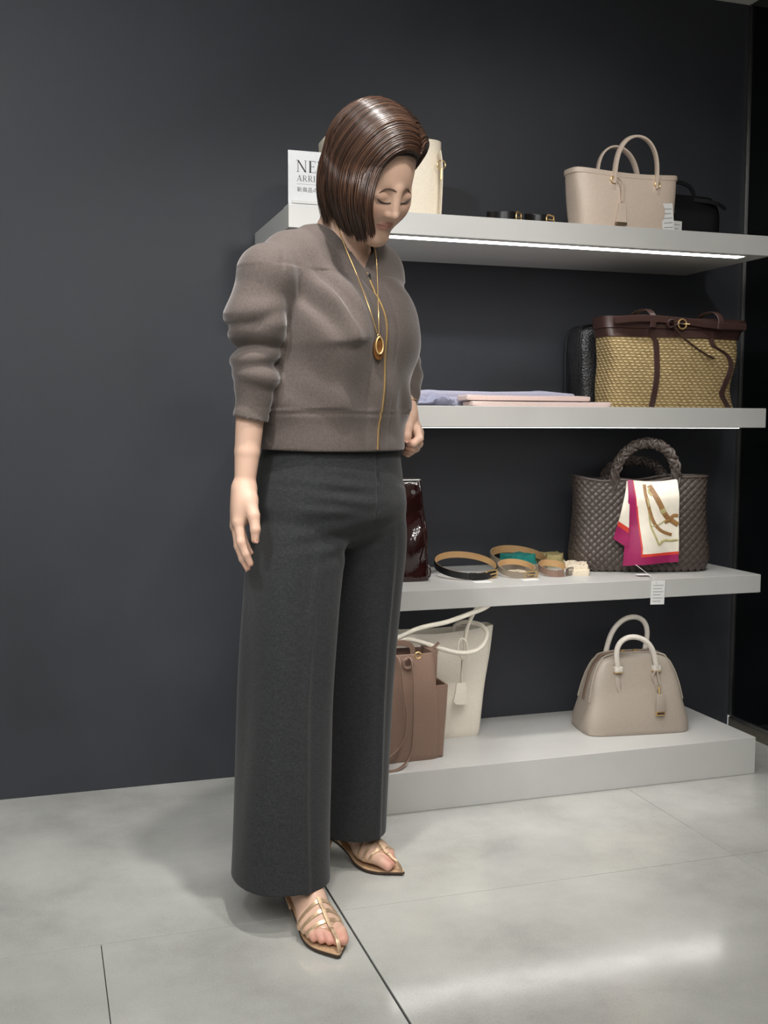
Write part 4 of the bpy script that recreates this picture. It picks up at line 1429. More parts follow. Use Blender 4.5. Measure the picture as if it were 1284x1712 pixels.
# left arm: elbow out behind, fist at the pocket
L_SH = bf(0.118, -0.012, 1.300)
L_EL = pu(672, 592, 0.212)
L_WR = pu(680.5, 688, 0.135)
body.chain([L_SH, L_EL], [0.036, 0.028], 0.04)
body.chain([L_EL, L_EL * 0.5 + L_WR * 0.5, L_WR], [0.027, 0.0225, 0.0190], 0.02, 0.003)
L_PALM = pu(688, 722, 0.130)
body.cone(L_WR, L_PALM, 0.018, 0.024, 0.02)
L_KN = [pu(697, 718, 0.108), pu(699, 726, 0.122), pu(698, 735, 0.136), pu(694, 743, 0.148)]
for q in L_KN:
    body.cone(L_PALM, q, 0.016, 0.0105, 0.012)
L_FING = [[L_KN[0], pu(701, 733, 0.090), pu(692, 741, 0.086), pu(683.5, 741, 0.094)],
          [L_KN[1], pu(700, 742, 0.104), pu(691, 749, 0.100), pu(682, 748, 0.106)],
          [L_KN[2], pu(696, 749, 0.120), pu(687, 755, 0.115), pu(679, 753, 0.120)],
          [L_KN[3], pu(690, 753, 0.134), pu(682, 759, 0.128), pu(676, 757, 0.130)]]
for i, ch in enumerate(L_FING):
    s = (1, 1, 0.94, 0.84)[i]
    body.chain(ch, [0.0100 * s, 0.0092 * s, 0.0083 * s, 0.0070 * s], 0.004, 0.003)
L_TH = [pu(684, 698, 0.112), pu(681, 715, 0.090), pu(680, 729, 0.083), pu(679.5, 734.5, 0.083)]
body.cone(L_WR, L_TH[0], 0.015, 0.0135, 0.01)
body.chain(L_TH, [0.0135, 0.0112, 0.0098, 0.0086], 0.008, 0.003)

# feet: heel point, toe point, side of the big toe
FEET = {}


def foot(name, heel, toe, side):
    heel, toe = np.array(heel + (0,), float), np.array(toe + (0,), float)
    d = (toe - heel) / np.linalg.norm(toe - heel)
    m = np.array([-d[1], d[0], 0]) * side
    fr = lambda s, mm, z: heel + d * s + m * mm + ZD * z
    ff = Field()
    FEET[name] = (fr, d, m, ff)
    A = [d, m, ZD]
    i0 = len(body.ops)
    for s in (-1, 1):
        body.ell(fr(0.052, s * 0.026, 0.118), (0.013, 0.012, 0.014), A, 0.012)
    body.cone(fr(0.028, 0, 0.078), fr(0.050, 0, 0.115), 0.0275, 0.030, 0.02)
    body.cone(fr(0.056, 0.002, 0.108), fr(0.150, 0.004, 0.044), 0.0290, 0.0235, 0.03)
    body.ell(fr(0.152, 0.001, 0.032), (0.048, 0.040, 0.0205), A, 0.02)
    body.cone(fr(0.03, 0, 0.075), fr(0.14, -0.010, 0.033), 0.024, 0.021, 0.02)
    toes = [(0.0265, 0.178, 0.0215, 0.2185, 0.0118), (0.0085, 0.182, 0.0085, 0.2185, 0.0090), (-0.0070, 0.180, -0.0035, 0.2110, 0.0085),
            (-0.0205, 0.174, -0.0155, 0.2010, 0.0080), (-0.0325, 0.166, -0.0265, 0.1890, 0.0076)]
    for m0, s0, m1, s1, r in toes:
        body.cone(fr(s0 - 0.02, m0, 0.030), fr((s0 + s1) / 2 + 0.004, (m0 + m1) / 2, 0.0290), r * 1.05, r, 0.006)
        body.cone(fr((s0 + s1) / 2 + 0.004, (m0 + m1) / 2, 0.0290), fr(s1, m1, 0.0220), r, r * 0.95, 0.003)
    ff.ops = body.ops[i0:]


foot('right', (-0.066, -0.047), (0.040, -0.257), 1)
foot('left', (-0.012, 0.271), (0.166, 0.114), -1)
# hidden legs
for nm, pts in (('right', ((-0.036, 0.015, 0.86), (-0.068, -0.035, 0.46), (-0.066, -0.070, 0.26))),
                ('left', ((0.072, 0.105, 0.86), (0.064, 0.176, 0.46), (0.045, 0.205, 0.26)))):
    body.chain(list(pts) + [FEET[nm][0](0.050, 0, 0.115)], [0.070, 0.050, 0.042, 0.0315], 0.03)

bv, bfaces = polygonize(body, (-0.26, -0.30, 0.0), (0.30, 0.36, 1.66), 0.0026, smooth=2)
me = np_mesh('body', bv, bfaces)
# skin tone, lips, blush and nails live in a colour attribute
q = (bv - HO) @ HA.T
base = np.array([0.63, 0.415, 0.31])
colr = np.tile(base, (len(bv), 1))


def paint(mask, c):
    global colr
    mask = np.clip(mask, 0, 1)[:, None]
    colr = colr * (1 - mask) + np.array(c) * mask


def blob(c, r):
    return np.exp(-(((q - np.array(c)) / np.array(r)) ** 2).sum(1))


for s in (-1, 1):
    paint(0.35 * blob((s * 0.042, 0.065, -0.032), (0.02, 0.05, 0.018)), (0.66, 0.30, 0.22))
    paint(0.30 * blob((s * 0.032, 0.085, 0.006), (0.018, 0.03, 0.008)), (0.40, 0.22, 0.15))
lip = np.clip(1.35 - ((q[:, 0] / 0.0195) ** 2 + ((q[:, 2] + 0.0630) / 0.0085) ** 2), 0, 0.35) / 0.35 * (q[:, 1] > 0.06)
paint(lip * 0.8, (0.47, 0.20, 0.165))
for fl in R_FING + L_FING + [R_TH, L_TH]:
    dd = np.linalg.norm(bv - fl[-1], axis=1)
    paint(0.30 * np.exp(-(dd / 0.016) ** 2), (0.62, 0.28, 0.21))
for nm in ('right', 'left'):
    fr = FEET[nm][0]
    for mm, ss in ((0.0215, 0.2185), (0.0085, 0.2185), (-0.0035, 0.211), (-0.0155, 0.201), (-0.0265, 0.189)):
        dd = np.linalg.norm(bv - fr(ss, mm, 0.024), axis=1)
        paint(0.5 * np.exp(-(dd / 0.018) ** 2), (0.58, 0.24, 0.19))
ca = me.color_attributes.new('tone', 'FLOAT_COLOR', 'POINT')
ca.data.foreach_set('color', np.concatenate([colr, np.ones((len(bv), 1))], 1).astype(np.float32).ravel())
t = NT('skin', (214, 170, 146), 0.46, 0, 0.35)
at = t.n('ShaderNodeAttribute', attribute_name='tone')
f1 = t.noise(420, 4, 0.6)
t.bump(f1, 0.06, 0.0006)
t.link(at.outputs['Color'], t.b.inputs['Base Color'])
t.b.inputs['Subsurface Weight'].default_value = 0.12
t.b.inputs['Subsurface Radius'].default_value = (0.012, 0.005, 0.003)
t.b.inputs['Subsurface Scale'].default_value = 0.6
M_SKIN = t.m
body_o = link_data('body', me, M_SKIN, person)
body_o['label'] = 'bare skin of face, neck, forearms and feet'

# ---- face details -----------------------------------------------------------
M_BROW = mat('brow_hair', (86, 62, 50), 0.7, grain=400, vary=0.15)
M_LASH = mat('lash_dark', (30, 22, 20), 0.6, grain=400, vary=0.1)
for s in (-1, 1):
    pts = headf.snap([hd(s * x, 0.095, z) for x, z in ((0.012, 0.0150), (0.022, 0.0175), (0.033, 0.0185), (0.043, 0.0172), (0.050, 0.0140))], 0.0001)
    MB().tube(spline(pts, 16), np.interp(np.linspace(0, 1, 16), [0, 0.3, 0.7, 1], [0.0012, 0.0021, 0.0018, 0.0005]), 6).obj('eyebrow', M_BROW, person)
    pts = headf.snap([hd(s * x, 0.095, z) for x, z in ((0.0175, -0.0075), (0.024, -0.0100), (0.032, -0.0108), (0.040, -0.0090), (0.0475, -0.0052))], 0.0006)
    MB().tube(spline(pts, 16), np.interp(np.linspace(0, 1, 16), [0, 0.5, 1], [0.0008, 0.0016, 0.0008]), 6).obj('eyelash', M_LASH, person)

# ---- trousers ---------------------------------------------------------------
trs = Field()
trs.vtube([(0.742, 0.014, 0.06, 0.085, 0.060), (0.782, 0.014, 0.06, 0.142, 0.104), (0.81, 0.014, 0.06, 0.166, 0.122), (0.87, 0.013, 0.06, 0.168, 0.126), (0.93, 0.016, 0.06, 0.158, 0.118),
           (1.0, 0.02, 0.06, 0.140, 0.105)], TH, 2.3, 0.03)
RL = [(0.040, -0.080, -0.092, 0.093, 0.108), (0.25, -0.080, -0.072, 0.090, 0.100), (0.45, -0.076, -0.046, 0.088, 0.092),
      (0.62, -0.064, -0.026, 0.090, 0.094), (0.76, -0.052, -0.002, 0.092, 0.098), (0.86, -0.036, 0.015, 0.086, 0.095)]
LL = [(0.050, 0.046, 0.205, 0.078, 0.095), (0.25, 0.055, 0.192, 0.079, 0.092), (0.45, 0.064, 0.176, 0.080, 0.090),
      (0.62, 0.074, 0.155, 0.083, 0.092), (0.76, 0.080, 0.128, 0.088, 0.096), (0.86, 0.072, 0.105, 0.086, 0.095)]
trs.vtube(RL, math.radians(32), 2.8, 0.018)
trs.vtube(LL, math.radians(45), 2.35, 0.018)


def trs_folds(P, d):
    u, w, z = P[:, 0], P[:, 1], P[:, 2]
    lat = (P - TC) @ LD
    fw = (P - TC) @ FD
    # pressed front creases
    for T, a in ((RL, 32), (LL, 45)):
        Ta = np.array(T)
        cx, cy = np.interp(z, Ta[:, 0], Ta[:, 1]), np.interp(z, Ta[:, 0], Ta[:, 2])
        a = math.radians(a)
        l = (u - cx) * math.cos(a) + (w - cy) * math.sin(a)
        f = (u - cx) * math.sin(a) - (w - cy) * math.cos(a)
        d = d - 0.0065 * np.exp(-(l / 0.009) ** 2) * np.clip((f - 0.03) / 0.03, 0, 1) * np.clip((0.80 - z) / 0.12, 0, 1)
    # pulls that fan out from the crotch and sit wrinkles across the hip
    g = np.exp(-((z - 0.775) / 0.05) ** 2) * np.clip(fw / 0.04, 0, 1)
    d = d - 0.0034 * g * np.sin((z - 0.25 * lat) * 150 + lat * 14) * np.exp(-((lat + 0.05) / 0.10) ** 2)
    g = np.exp(-((z - 0.85) / 0.05) ** 2) * np.clip((fw + 0.05) / 0.04, 0, 1)
    d = d - 0.0020 * g * np.sin((z + 0.12 * lat) * 210 + 1.0) * np.exp(-((lat + 0.08) / 0.06) ** 2)
    # long soft drapes in the legs
    d = d - 0.0030 * np.sin(u * 42 + w * 25 + z * 2.5) * np.clip((0.72 - z) / 0.2, 0, 1)
    d = d - 0.0022 * np.sin(u * 23 - w * 31 - z * 6.5 + 1.3) * np.clip((0.70 - z) / 0.2, 0, 1)
    # fly line and pocket line
    d = d + 0.004 * np.exp(-((lat - 0.012 + (0.95 - z) * 0.03) / 0.0030) ** 2) * ((z > 0.795) & (fw > 0.05))
    pl_ = lat + 0.118 + (z - 0.90) * 0.22
    d = d + 0.0022 * np.exp(-(pl_ / 0.0028) ** 2) * ((z > 0.815) & (fw > -0.02))
    return d


trs.post.append(trs_folds)


def trs_shell(P, d):
    z = P[:, 2]
    nearleft = (P[:, 0] + P[:, 1]) > 0.03
    hemz = np.where(nearleft, 0.072, 0.086)
    d = np.maximum(d, np.minimum(-(d + 0.007), 0.16 - z))
    return np.maximum(np.maximum(d, hemz - z), z - 0.985)


trs.post.append(trs_shell)
tv, tf = polygonize(trs, (-0.24, -0.24, 0.03), (0.26, 0.36, 1.0), 0.0034, smooth=2)
t = NT('suiting_charcoal', (54, 56, 57), 0.88, 0, 0.25)
f1 = t.noise(95, 5, 0.7, t.mapped((1, 1, 10)))
f2 = t.noise(110, 5, 0.7, t.mapped((7, 7, 1)))
mx = t.n('ShaderNodeMath', operation='ADD')
t.link(f1, mx.inputs[0]); t.link(f2, mx.inputs[1])
hf = t.n('ShaderNodeMath', operation='MULTIPLY'); hf.inputs[1].default_value = 0.5
t.link(mx.outputs[0], hf.inputs[0])
t.color(t.ramp(hf.outputs[0], [(0.36, (27, 28, 30)), (0.5, (40, 41, 43)), (0.64, (56, 57, 59))]))
t.bump(hf.outputs[0], 0.25, 0.0012)
t.b.inputs['Sheen Weight'].default_value = 0.12
M_TRS = t.m
trousers = link_data('trousers', np_mesh('trousers', tv, tf), M_TRS, person)
trousers['label'] = 'dark charcoal wide-leg trousers'

# ---- jacket -----------------------------------------------------------------
jk = Field()
jk.vtube([(0.90, 0.014, 0.060, 0.168, 0.130), (0.955, 0.014, 0.060, 0.170, 0.132), (1.00, 0.015, 0.060, 0.171, 0.133), (1.018, 0.016, 0.060, 0.174, 0.137),
          (1.06, 0.018, 0.059, 0.177, 0.139), (1.13, 0.022, 0.057, 0.172, 0.134), (1.20, 0.026, 0.055, 0.168, 0.124),
          (1.27, 0.029, 0.055, 0.170, 0.102), (1.325, 0.031, 0.056, 0.160, 0.077), (1.365, 0.034, 0.057, 0.124, 0.066), (1.40, 0.035, 0.058, 0.083, 0.062),
          (1.43, 0.036, 0.058, 0.060, 0.055)], TH, 2.2, 0.02)
for s in (-1, 1):
    jk.ell(bf(s * 0.072, 0.080, 1.190), (0.070, 0.052, 0.078), [LD, FD, ZD], 0.06)
# right sleeve: dropped shoulder, rolls at the elbow, cuff


def tilt(deg, deg2=0.0):
    a, b = math.radians(deg), math.radians(deg2)
    Rm = np.array([[math.cos(a), 0, math.sin(a)], [0, 1, 0], [-math.sin(a), 0, math.cos(a)]])
    R2 = np.array([[1, 0, 0], [0, math.cos(b), math.sin(b)], [0, -math.sin(b), math.cos(b)]])
    return Rm @ R2


for s in (-1, 1):
    jk.cone(bf(s * 0.055, -0.006, 1.362), bf(s * 0.128, -0.006, 1.336), 0.036, 0.045, 0.03)
c1 = [bf(-0.122, -0.006, 1.312), pu(447, 462, -0.088)]
jk.chain(c1, [0.054, 0.058], 0.034, 0.03)
jk.cone(pu(447, 458, -0.090), pu(431, 512, -0.095), 0.058, 0.058, 0.012)
jk.ell(pu(426, 520, -0.095), (0.063, 0.066, 0.032), tilt(14, 8), 0.016)
jk.ell(pu(428, 563, -0.092), (0.057, 0.061, 0.026), tilt(-4, -8), 0.011)
jk.ell(pu(450, 548, -0.110), (0.034, 0.040, 0.024), tilt(30, 0), 0.014)
jk.ell(pu(427, 597, -0.090), (0.051, 0.056, 0.027), tilt(9, 6), 0.010)
jk.ell(pu(430, 628, -0.093), (0.047, 0.052, 0.028), tilt(-5, 4), 0.012)
jk.chain([pu(421, 652, -0.098), pu(418, 712, -0.102)], [0.0360, 0.0345], 0.007)
# left sleeve, mostly hidden behind her
c2 = [bf(0.112, -0.012, 1.312), bf(0.138, -0.03, 1.21)]
jk.chain(c2, [0.054, 0.054], 0.034, 0.03)
jk.cone(bf(0.138, -0.03, 1.215), pu(662, 560, 0.215), 0.054, 0.052, 0.014)
jk.ell(pu(676, 602, 0.210), (0.040, 0.056, 0.036), tilt(-20), 0.012)
jk.cone(pu(683, 628, 0.195), pu(681, 655, 0.165), 0.033, 0.027, 0.010)
jk.cone(pu(681, 655, 0.165), pu(679, 690, 0.138), 0.026, 0.0255, 0.008)


def seg_dist(P, a, b):
    ab = b - a
    h = np.clip(((P - a) @ ab) / (ab @ ab), 0, 1)
    return np.linalg.norm(P - a - h[:, None] * ab, axis=1)


def jk_folds(P, d):
    u, w, z = P[:, 0], P[:, 1], P[:, 2]
    q = P - TC
    lat, fw = q @ LD, q @ FD
    front = np.clip(fw / 0.04, 0, 1)
    # diagonal drag lines from the shoulder towards the bust
    g = np.exp(-((lat + 0.115) / 0.045) ** 2 - ((z - 1.235) / 0.07) ** 2) * front
    d = d - 0.0105 * g * np.sin((lat * 0.85 + (z - 1.2) * 0.35) * 135 + 0.6)
    # lift over the bust
    zl_ = z - 1.165 - 0.1 * (lat + 0.08)
    d = d - 0.015 * np.exp(-((lat + 0.085) / 0.045) ** 2 - (zl_ / np.where(zl_ > 0, 0.040, 0.011)) ** 2) * front
    # slack above the rib hem
    g = np.exp(-((z - 1.045) / 0.035) ** 2)
    d = d - 0.0055 * g * np.sin(lat * 62 + z * 25) * np.clip((np.abs(lat - 0.03) - 0.02) / 0.03, 0, 1)
    # soft unevenness
    d = d - 0.0034 * np.sin(lat * 37 + z * 21) * np.sin(z * 33 - lat * 12 + 0.8) * (z > 1.03) * (z < 1.30)
    # line of the rib hem, front placket lines
    d = d + 0.0020 * np.exp(-((z - 1.020) / 0.0026) ** 2) * (np.abs(u - 0.02) < 0.17) * (lat > -0.2)
    for l0 in (-0.030, 0.034):
        d = d + 0.0016 * np.exp(-((lat - l0) / 0.0024) ** 2) * (fw > 0.05) * (z < 1.30)
    # shoulder seam of the right sleeve and the dropped armhole
    d = d + 0.0022 * np.exp(-(seg_dist(P, SEAM_A, SEAM_B) / 0.0045) ** 2)
    d = d + 0.0022 * np.exp(-(seg_dist(P, SEAM_B, SEAM_C) / 0.0045) ** 2)
    return d


CUFF_A, CUFF_B = pu(421, 640, -0.098), pu(416, 745, -0.104)
SEAM_A, SEAM_B, SEAM_C = pu(515, 362, -0.01), pu(474, 384, -0.10), pu(472, 480, -0.165)
jk.post.append(jk_folds)
ZT = 1.310            # bottom of the neck opening
VW, VT = 0.080, 1.405


def vneck(P):
    q = P - TC
    lat, fw = (q @ LD) - 0.002, q @ FD
    z = P[:, 2]
    k = VW / (VT - ZT)
    e = (np.abs(lat) - (z - ZT) * k) / math.hypot(1, k)
    return e, fw, z


def jk_shell(P, d):
    e, fw, z = vneck(P)
    # band along the neck opening
    d = d + 0.0018 * np.exp(-((e - 0.031) / 0.0026) ** 2) * (fw > -0.03) * (z > 1.25) * (np.abs(e) < 0.06)
    d = np.maximum(d, -(d + 0.010))
    cut = np.maximum(e, -0.02 - fw)
    d = np.maximum(d, -cut)
    # neck hole
    d = np.maximum(d, np.minimum(0.068 - np.hypot((P - TC) @ LD, ((P - TC) @ FD) - 0.008), z - 1.345))
    d = np.maximum(d, (z - 1.400))
    # hem and cuffs are cut open
    right_arm = (seg_dist(P, CUFF_A, CUFF_B) < 0.052)
    d = np.maximum(d, np.where(right_arm, 1.012 - 0.20 * (P[:, 0] + 0.15) - z, 0.948 - 0.03 * (P - TC) @ FD - z))
    return d


jk.post.append(jk_shell)
jv, jf = polygonize(jk, (-0.27, -0.26, 0.92), (0.32, 0.38, 1.44), 0.0029, smooth=2)
t = NT('knit_taupe', (108, 95, 89), 0.82, 0, 0.3)
f1 = t.noise(330, 4, 0.6, t.mapped((1, 1, 0.7)))
f2 = t.noise(12, 3)
t.color(t.ramp(f1, [(0.3, (79, 70, 66)), (0.7, (96, 86, 81))]))
t.bump(f1, 0.22, 0.001)
t.b.inputs['Sheen Weight'].default_value = 0.5
t.b.inputs['Sheen Roughness'].default_value = 0.4
t.b.inputs['Sheen Tint'].default_value = (0.8, 0.78, 0.78, 1)
M_KNIT = t.m
jacket = link_data('jacket', np_mesh('jacket', jv, jf), M_KNIT, person)
jacket['label'] = 'taupe knitted zip jacket with pushed-up sleeves'

# ---- helpers: find a surface by walking along a ray ----------------------------


def walk(field, P, D, far=0.5, it=36):
    P, D = np.array(P, float), np.array(D, float)
    if D.ndim == 1:
        D = np.tile(D, (len(P), 1))
    D = D / np.linalg.norm(D, axis=1, keepdims=True)
    t_ = np.zeros(len(P))
    for _ in range(it):
        t_ = np.minimum(t_ + 0.85 * field(P + D * t_[:, None]), far)
    return P + D * t_[:, None]


def skin_or_knit(P):
    return np.minimum(torsof(P), jk(P))


def seen_at(field, px, off=0.0):
    """points on the figure that lie behind the given picture points, lifted by off"""
    A = np.array([pu(x, y, -0.42) for x, y in px])
    Bp = np.array([pu(x, y, 0.2) for x, y in px])
    H = walk(field, A, Bp - A, 0.9, 50)
    n = (A - Bp) / np.linalg.norm(A - Bp, axis=1, keepdims=True)
    return H + n * off


# ---- zip, placket ---------------------------------------------------------------
M_GOLD = mat('gold_metal', (226, 190, 130), 0.36, 0.75, grain=500, vary=0.08)
M_SILVER = mat('silver_metal', (205, 203, 200), 0.25, 1.0, grain=500, vary=0.06)
M_TAPE = mat('zip_tape', (84, 72, 66), 0.85, grain=600, vary=0.1)
zz = np.linspace(1.304, 0.948, 60)
Z0 = np.array([bf(0.002 + 0.004 * math.sin((z - 1.0) * 12), 0.26, z) for z in zz])
ZP = walk(jk, Z0, -FD, 0.4)
MB().tube(ZP + FD * 0.0004, 1, 8, flat=(0.0055, 0.0011), up=FD).obj('zip_tape', M_TAPE, jacket)
MB().tube(ZP + FD * 0.0016, 1, 8, flat=(0.0019, 0.0016), up=FD).obj('zip_teeth', M_GOLD, jacket, label='thin gold zip line')
zp = MB()
zp.box((-0.0035, -0.002, -0.004), (0.0035, 0.0025, 0.004), 0.001)
zp.tube([(0, 0.002, -0.003), (0.0005, 0.004, -0.010), (0.001, 0.0035, -0.026)], 1, 8, flat=(0.0022, 0.0008), up=(0, 1, 0))
q0 = ZP[1] + FD * 0.003
zp.obj('zip_pull', M_SILVER, jacket, matrix=Matrix.Translation(Vector(q0)) @ Matrix(((LD[0], FD[0], 0), (LD[1], FD[1], 0), (0, 0, 1))).to_4x4())

# ---- necklace -------------------------------------------------------------------
nk = empty('necklace')
nk.parent = person
lft = seen_at(skin_or_knit, spline([(556, 360), (563, 376), (580, 420), (601, 470), (619, 520), (630.5, 557)], 40), 0.0022)
rgt = seen_at(skin_or_knit, spline([(626, 412), (629, 432), (631, 470), (632.5, 515), (633.5, 557)], 26), 0.0022)
MB().tube(lft, 0.0011, 6).obj('chain', M_GOLD, nk)
MB().tube(rgt, 0.0010, 6).obj('chain', M_GOLD, nk)
M_HORN = mat('horn_brown', (100, 66, 36), 0.3, grain=60, vary=0.25)
pc = seen_at(jk, [(633, 577)], 0.008)[0]
pn = FD * 0.75 + np.array([0, -1, 0]) * 0.25
pn /= np.linalg.norm(pn)
ps = np.cross(ZD, pn); ps /= np.linalg.norm(ps)


def oval(cx, cz, a, b, n=36):
    th = np.linspace(0, 2 * np.pi, n, endpoint=False)
    return np.array([pc + ps * (cx + a * math.cos(x)) + ZD * (cz + b * math.sin(x)) for x in th])


th = np.linspace(0, 2 * np.pi, 36, endpoint=False)
o1 = oval(0.001, -0.008, 0.0125, 0.0215)
MB().loft([o1 * 1.0 - pn * 0.004, o1 - pn * 0.0005], caps=True).obj('pendant_disc', M_HORN, nk, label='brown oval pendant disc')
MB().tube(oval(0.001, -0.001, 0.0085, 0.0165) + pn * 0.002, 0.0020, 8, closed=True).obj('pendant_ring', M_GOLD, nk, label='gold oval pendant ring')
MB().tube(oval(0, 0.0185, 0.003, 0.003, 12) + pn * 0.001, 0.0010, 6, closed=True).obj('pendant_loop', M_GOLD, nk)
# bracelet and ring of the left hand
wd = (L_PALM - L_WR) / np.linalg.norm(L_PALM - L_WR)
wa = np.cross(wd, [0, 0, 1.0]); wa /= np.linalg.norm(wa); wb = np.cross(wd, wa)
wc = L_WR + (L_EL - L_WR) * 0.16
MB().tube([wc + 0.0232 * (wa * math.cos(x) + wb * math.sin(x)) for x in th], 0.0009, 6, closed=True).obj('bracelet', M_GOLD, person)
fa = (L_FING[1][1] + L_FING[1][2]) / 2
fd_ = L_FING[1][2] - L_FING[1][1]; fd_ /= np.linalg.norm(fd_)
wa = np.cross(fd_, [0, 0, 1.0]); wa /= np.linalg.norm(wa); wb = np.cross(fd_, wa)
MB().tube([fa + 0.0094 * (wa * math.cos(x) + wb * math.sin(x)) for x in th], 0.0013, 6, closed=True).obj('finger_ring', M_SILVER, person)
# fingernails that face the picture
M_NAIL = mat('nail_pink', (232, 178, 160), 0.18, spec=0.6, grain=50, vary=0.02)


def nail(chain, face, r, ln=0.0052):
    a, b = chain[-2], chain[-1]
    d = (b - a) / np.linalg.norm(b - a)
    n = np.array(face, float); n -= d * (n @ d); n /= np.linalg.norm(n)
    s = np.cross(d, n)
    c = b + n * r * 0.80 + d * r * 0.15
    rings = []
    for k in np.linspace(-1, 1, 7):
        ww = 0.70 * r * math.sqrt(max(0.02, 1 - (abs(k) ** 3)))
        rings.append([c + d * ln * k + s * ww * x - n * r * 0.22 * x * x for x in np.linspace(-1, 1, 7)])
    MB().grid(np.array(rings), 0.0006).obj('fingernail', M_NAIL, person)


nail(L_TH, (0.1, -1, -0.1), 0.0088)
nail(R_TH, (0.75, -0.6, 0.1), 0.0082)
for ch in R_FING[:2]:
    nail(ch, (-0.9, -0.25, 0.25), 0.0066)

# ---- hair -------------------------------------------------------------------------
rng = np.random.default_rng(7)
EC, ER = np.array([0, -0.012, 0.030]), np.array([0.0805, 0.099, 0.095])
GR = HA @ np.array([0, 0, -1.0])
cap = Field()
cap.ell(HO + HA.T @ EC, ER - 0.004, HA, 0)


def cap_cut(P, d):
    h = (P - HO) @ HA.T
    return np.maximum(d, np.maximum(h[:, 1] * 0.82 - h[:, 2] * 0.57 - 0.010, -0.075 - h[:, 2]))


cap.post.append(cap_cut)
cv, cf = polygonize(cap, HO - 0.14, HO + 0.14, 0.003, 2)
t = NT('hair_brown', (70, 44, 32), 0.28, 0, 0.6)
at = t.n('ShaderNodeAttribute', attribute_name='tone')
t.link(at.outputs['Color'], t.b.inputs['Base Color'])
f1 = t.noise(900, 2)
t.bump(f1, 0.05, 0.0003)
t.b.inputs['Anisotropic'].default_value = 0.5
M_HAIR = t.m
M_ROOT = mat('hair_root', (38, 24, 19), 0.6, grain=500, vary=0.2)
hair_cap = link_data('hair_underlayer', np_mesh('hair_underlayer', cv, cf), M_ROOT, person)


def on_shell(x, y, off):
    """height of the hair shell above (x, y) in the head frame"""
    rx, ry, rz = ER + off
    k = 1 - (x / rx) ** 2 - ((y - EC[1]) / ry) ** 2
    return EC[2] + rz * math.sqrt(max(k, 0.0))


def kyf(y, ry):
    v = (y - EC[1]) / ry
    pw = 2.5 if v > 0 else 2.0
    return max(0.05, 1 - min(abs(v), 1) ** pw) ** (1 / pw)


def strand_right(a, lay, cl):
    """from the parting over her right side, then hanging; a: 0 front .. 1 crown"""
    off = 0.001 + 0.012 * lay * min(1, 0.35 + a * 2.2)
    yr = 0.078 - 0.140 * a
    xr = 0.026 - 0.014 * a
    ye = np.interp(a, [0, 0.1, 0.3, 1], [0.074, 0.056, 0.016, -0.074])
    ea = math.radians(np.interp(a, [0, 0.12, 0.3, 1], [72, 84, 94, 94]))
    pts = []
    for ph in np.linspace(0, 1, 8):
        y = yr + (ye - yr) * ph ** 0.8
        ky = kyf(y, ER[1] + off)
        ph0 = -math.asin(min(0.95, xr / ((ER[0] + off) * ky)))
        an = ph0 + (ea - ph0) * ph
        lift = off + 0.005 * math.sin(math.pi * min(1, ph * 1.2 + 0.12)) * min(1, 0.4 + a * 2)
        pts.append([-math.sin(an) * (ER[0] + lift) * ky, y, EC[2] + math.cos(an) * (ER[2] + lift) * ky])
    p = np.array(pts[-1])
    mixd = GR * (0.62 + 0.10 * a) + np.array([0, 0, -1]) * np.interp(a, [0, 0.2], [0.14, 0.30]) + np.array([-1, 0, 0]) * np.interp(a, [0, 0.2], [0.16, 0.0])
    mixd /= np.linalg.norm(mixd)
    zt = np.interp(a, [0, 0.25, 0.6, 1.0], [1.350, 1.358, 1.382, 1.400]) + 0.012 * lay + cl[0] * 0.006
    zw = (HO + HA.T @ p)[2]
    ln = (zw - zt) / max(0.3, -(HA.T @ mixd)[2])
    for s in np.linspace(0.16, 1, 7):
        b = 0.010 * math.sin(math.pi * min(s * 1.1, 1)) * (1 - 0.4 * a)
        cu = s ** 2.6
        pts.append(p + mixd * ln * s + np.array([-b + (0.020 + 0.022 * a) * cu, 0.016 * a * cu + 0.004 * math.sin(3 * s), 0]))
    return np.array(pts)


def strand_back(psi, lay, cl):
    """from the crown down the back; psi: 0 her right side .. 1 her left side"""
    off = 0.002 + 0.012 * lay
    az = math.radians(180 + 10 + 160 * psi)      # direction in the head's xy plane
    dx, dy = math.cos(az), math.sin(az)
    root = np.array([0.012, -0.058, 0])
    pts = []
    for ph in np.linspace(0.03, 1, 8):
        an = ph * math.radians(104)
        v = np.array([dx * math.sin(an), dy * math.sin(an), math.cos(an)])
        c0 = np.array([0.010 * (1 - ph), -0.052 * (1 - ph), 0])
        k = 1 / math.sqrt(((v / (ER + off + 0.004 * math.sin(math.pi * ph))) ** 2).sum())
        q_ = v * k
        q_[:2] = q_[:2] * ph ** 0.15 + c0[:2]
        e = math.sqrt((((q_) / (ER + off)) ** 2).sum())
        pts.append(EC + q_ / e)
    p = np.array(pts[-1])
    mixd = GR * 0.55 + np.array([0, 0, -1]) * 0.45
    mixd /= np.linalg.norm(mixd)
    zt = np.interp(psi, [0, 0.4, 1.0], [1.402, 1.415, 1.425]) + 0.010 * lay + cl[0] * 0.006
    ln = ((HO + HA.T @ p)[2] - zt) / max(0.3, -(HA.T @ mixd)[2])
    ln = max(ln, 0.02)
    for s in np.linspace(0.16, 1, 7):
        pts.append(p + mixd * ln * s + np.array([-dx, -dy, 0]) * (0.018 * s ** 2.2) + np.array([dx, dy, 0]) * 0.008 * math.sin(math.pi * s))
    return np.array(pts)


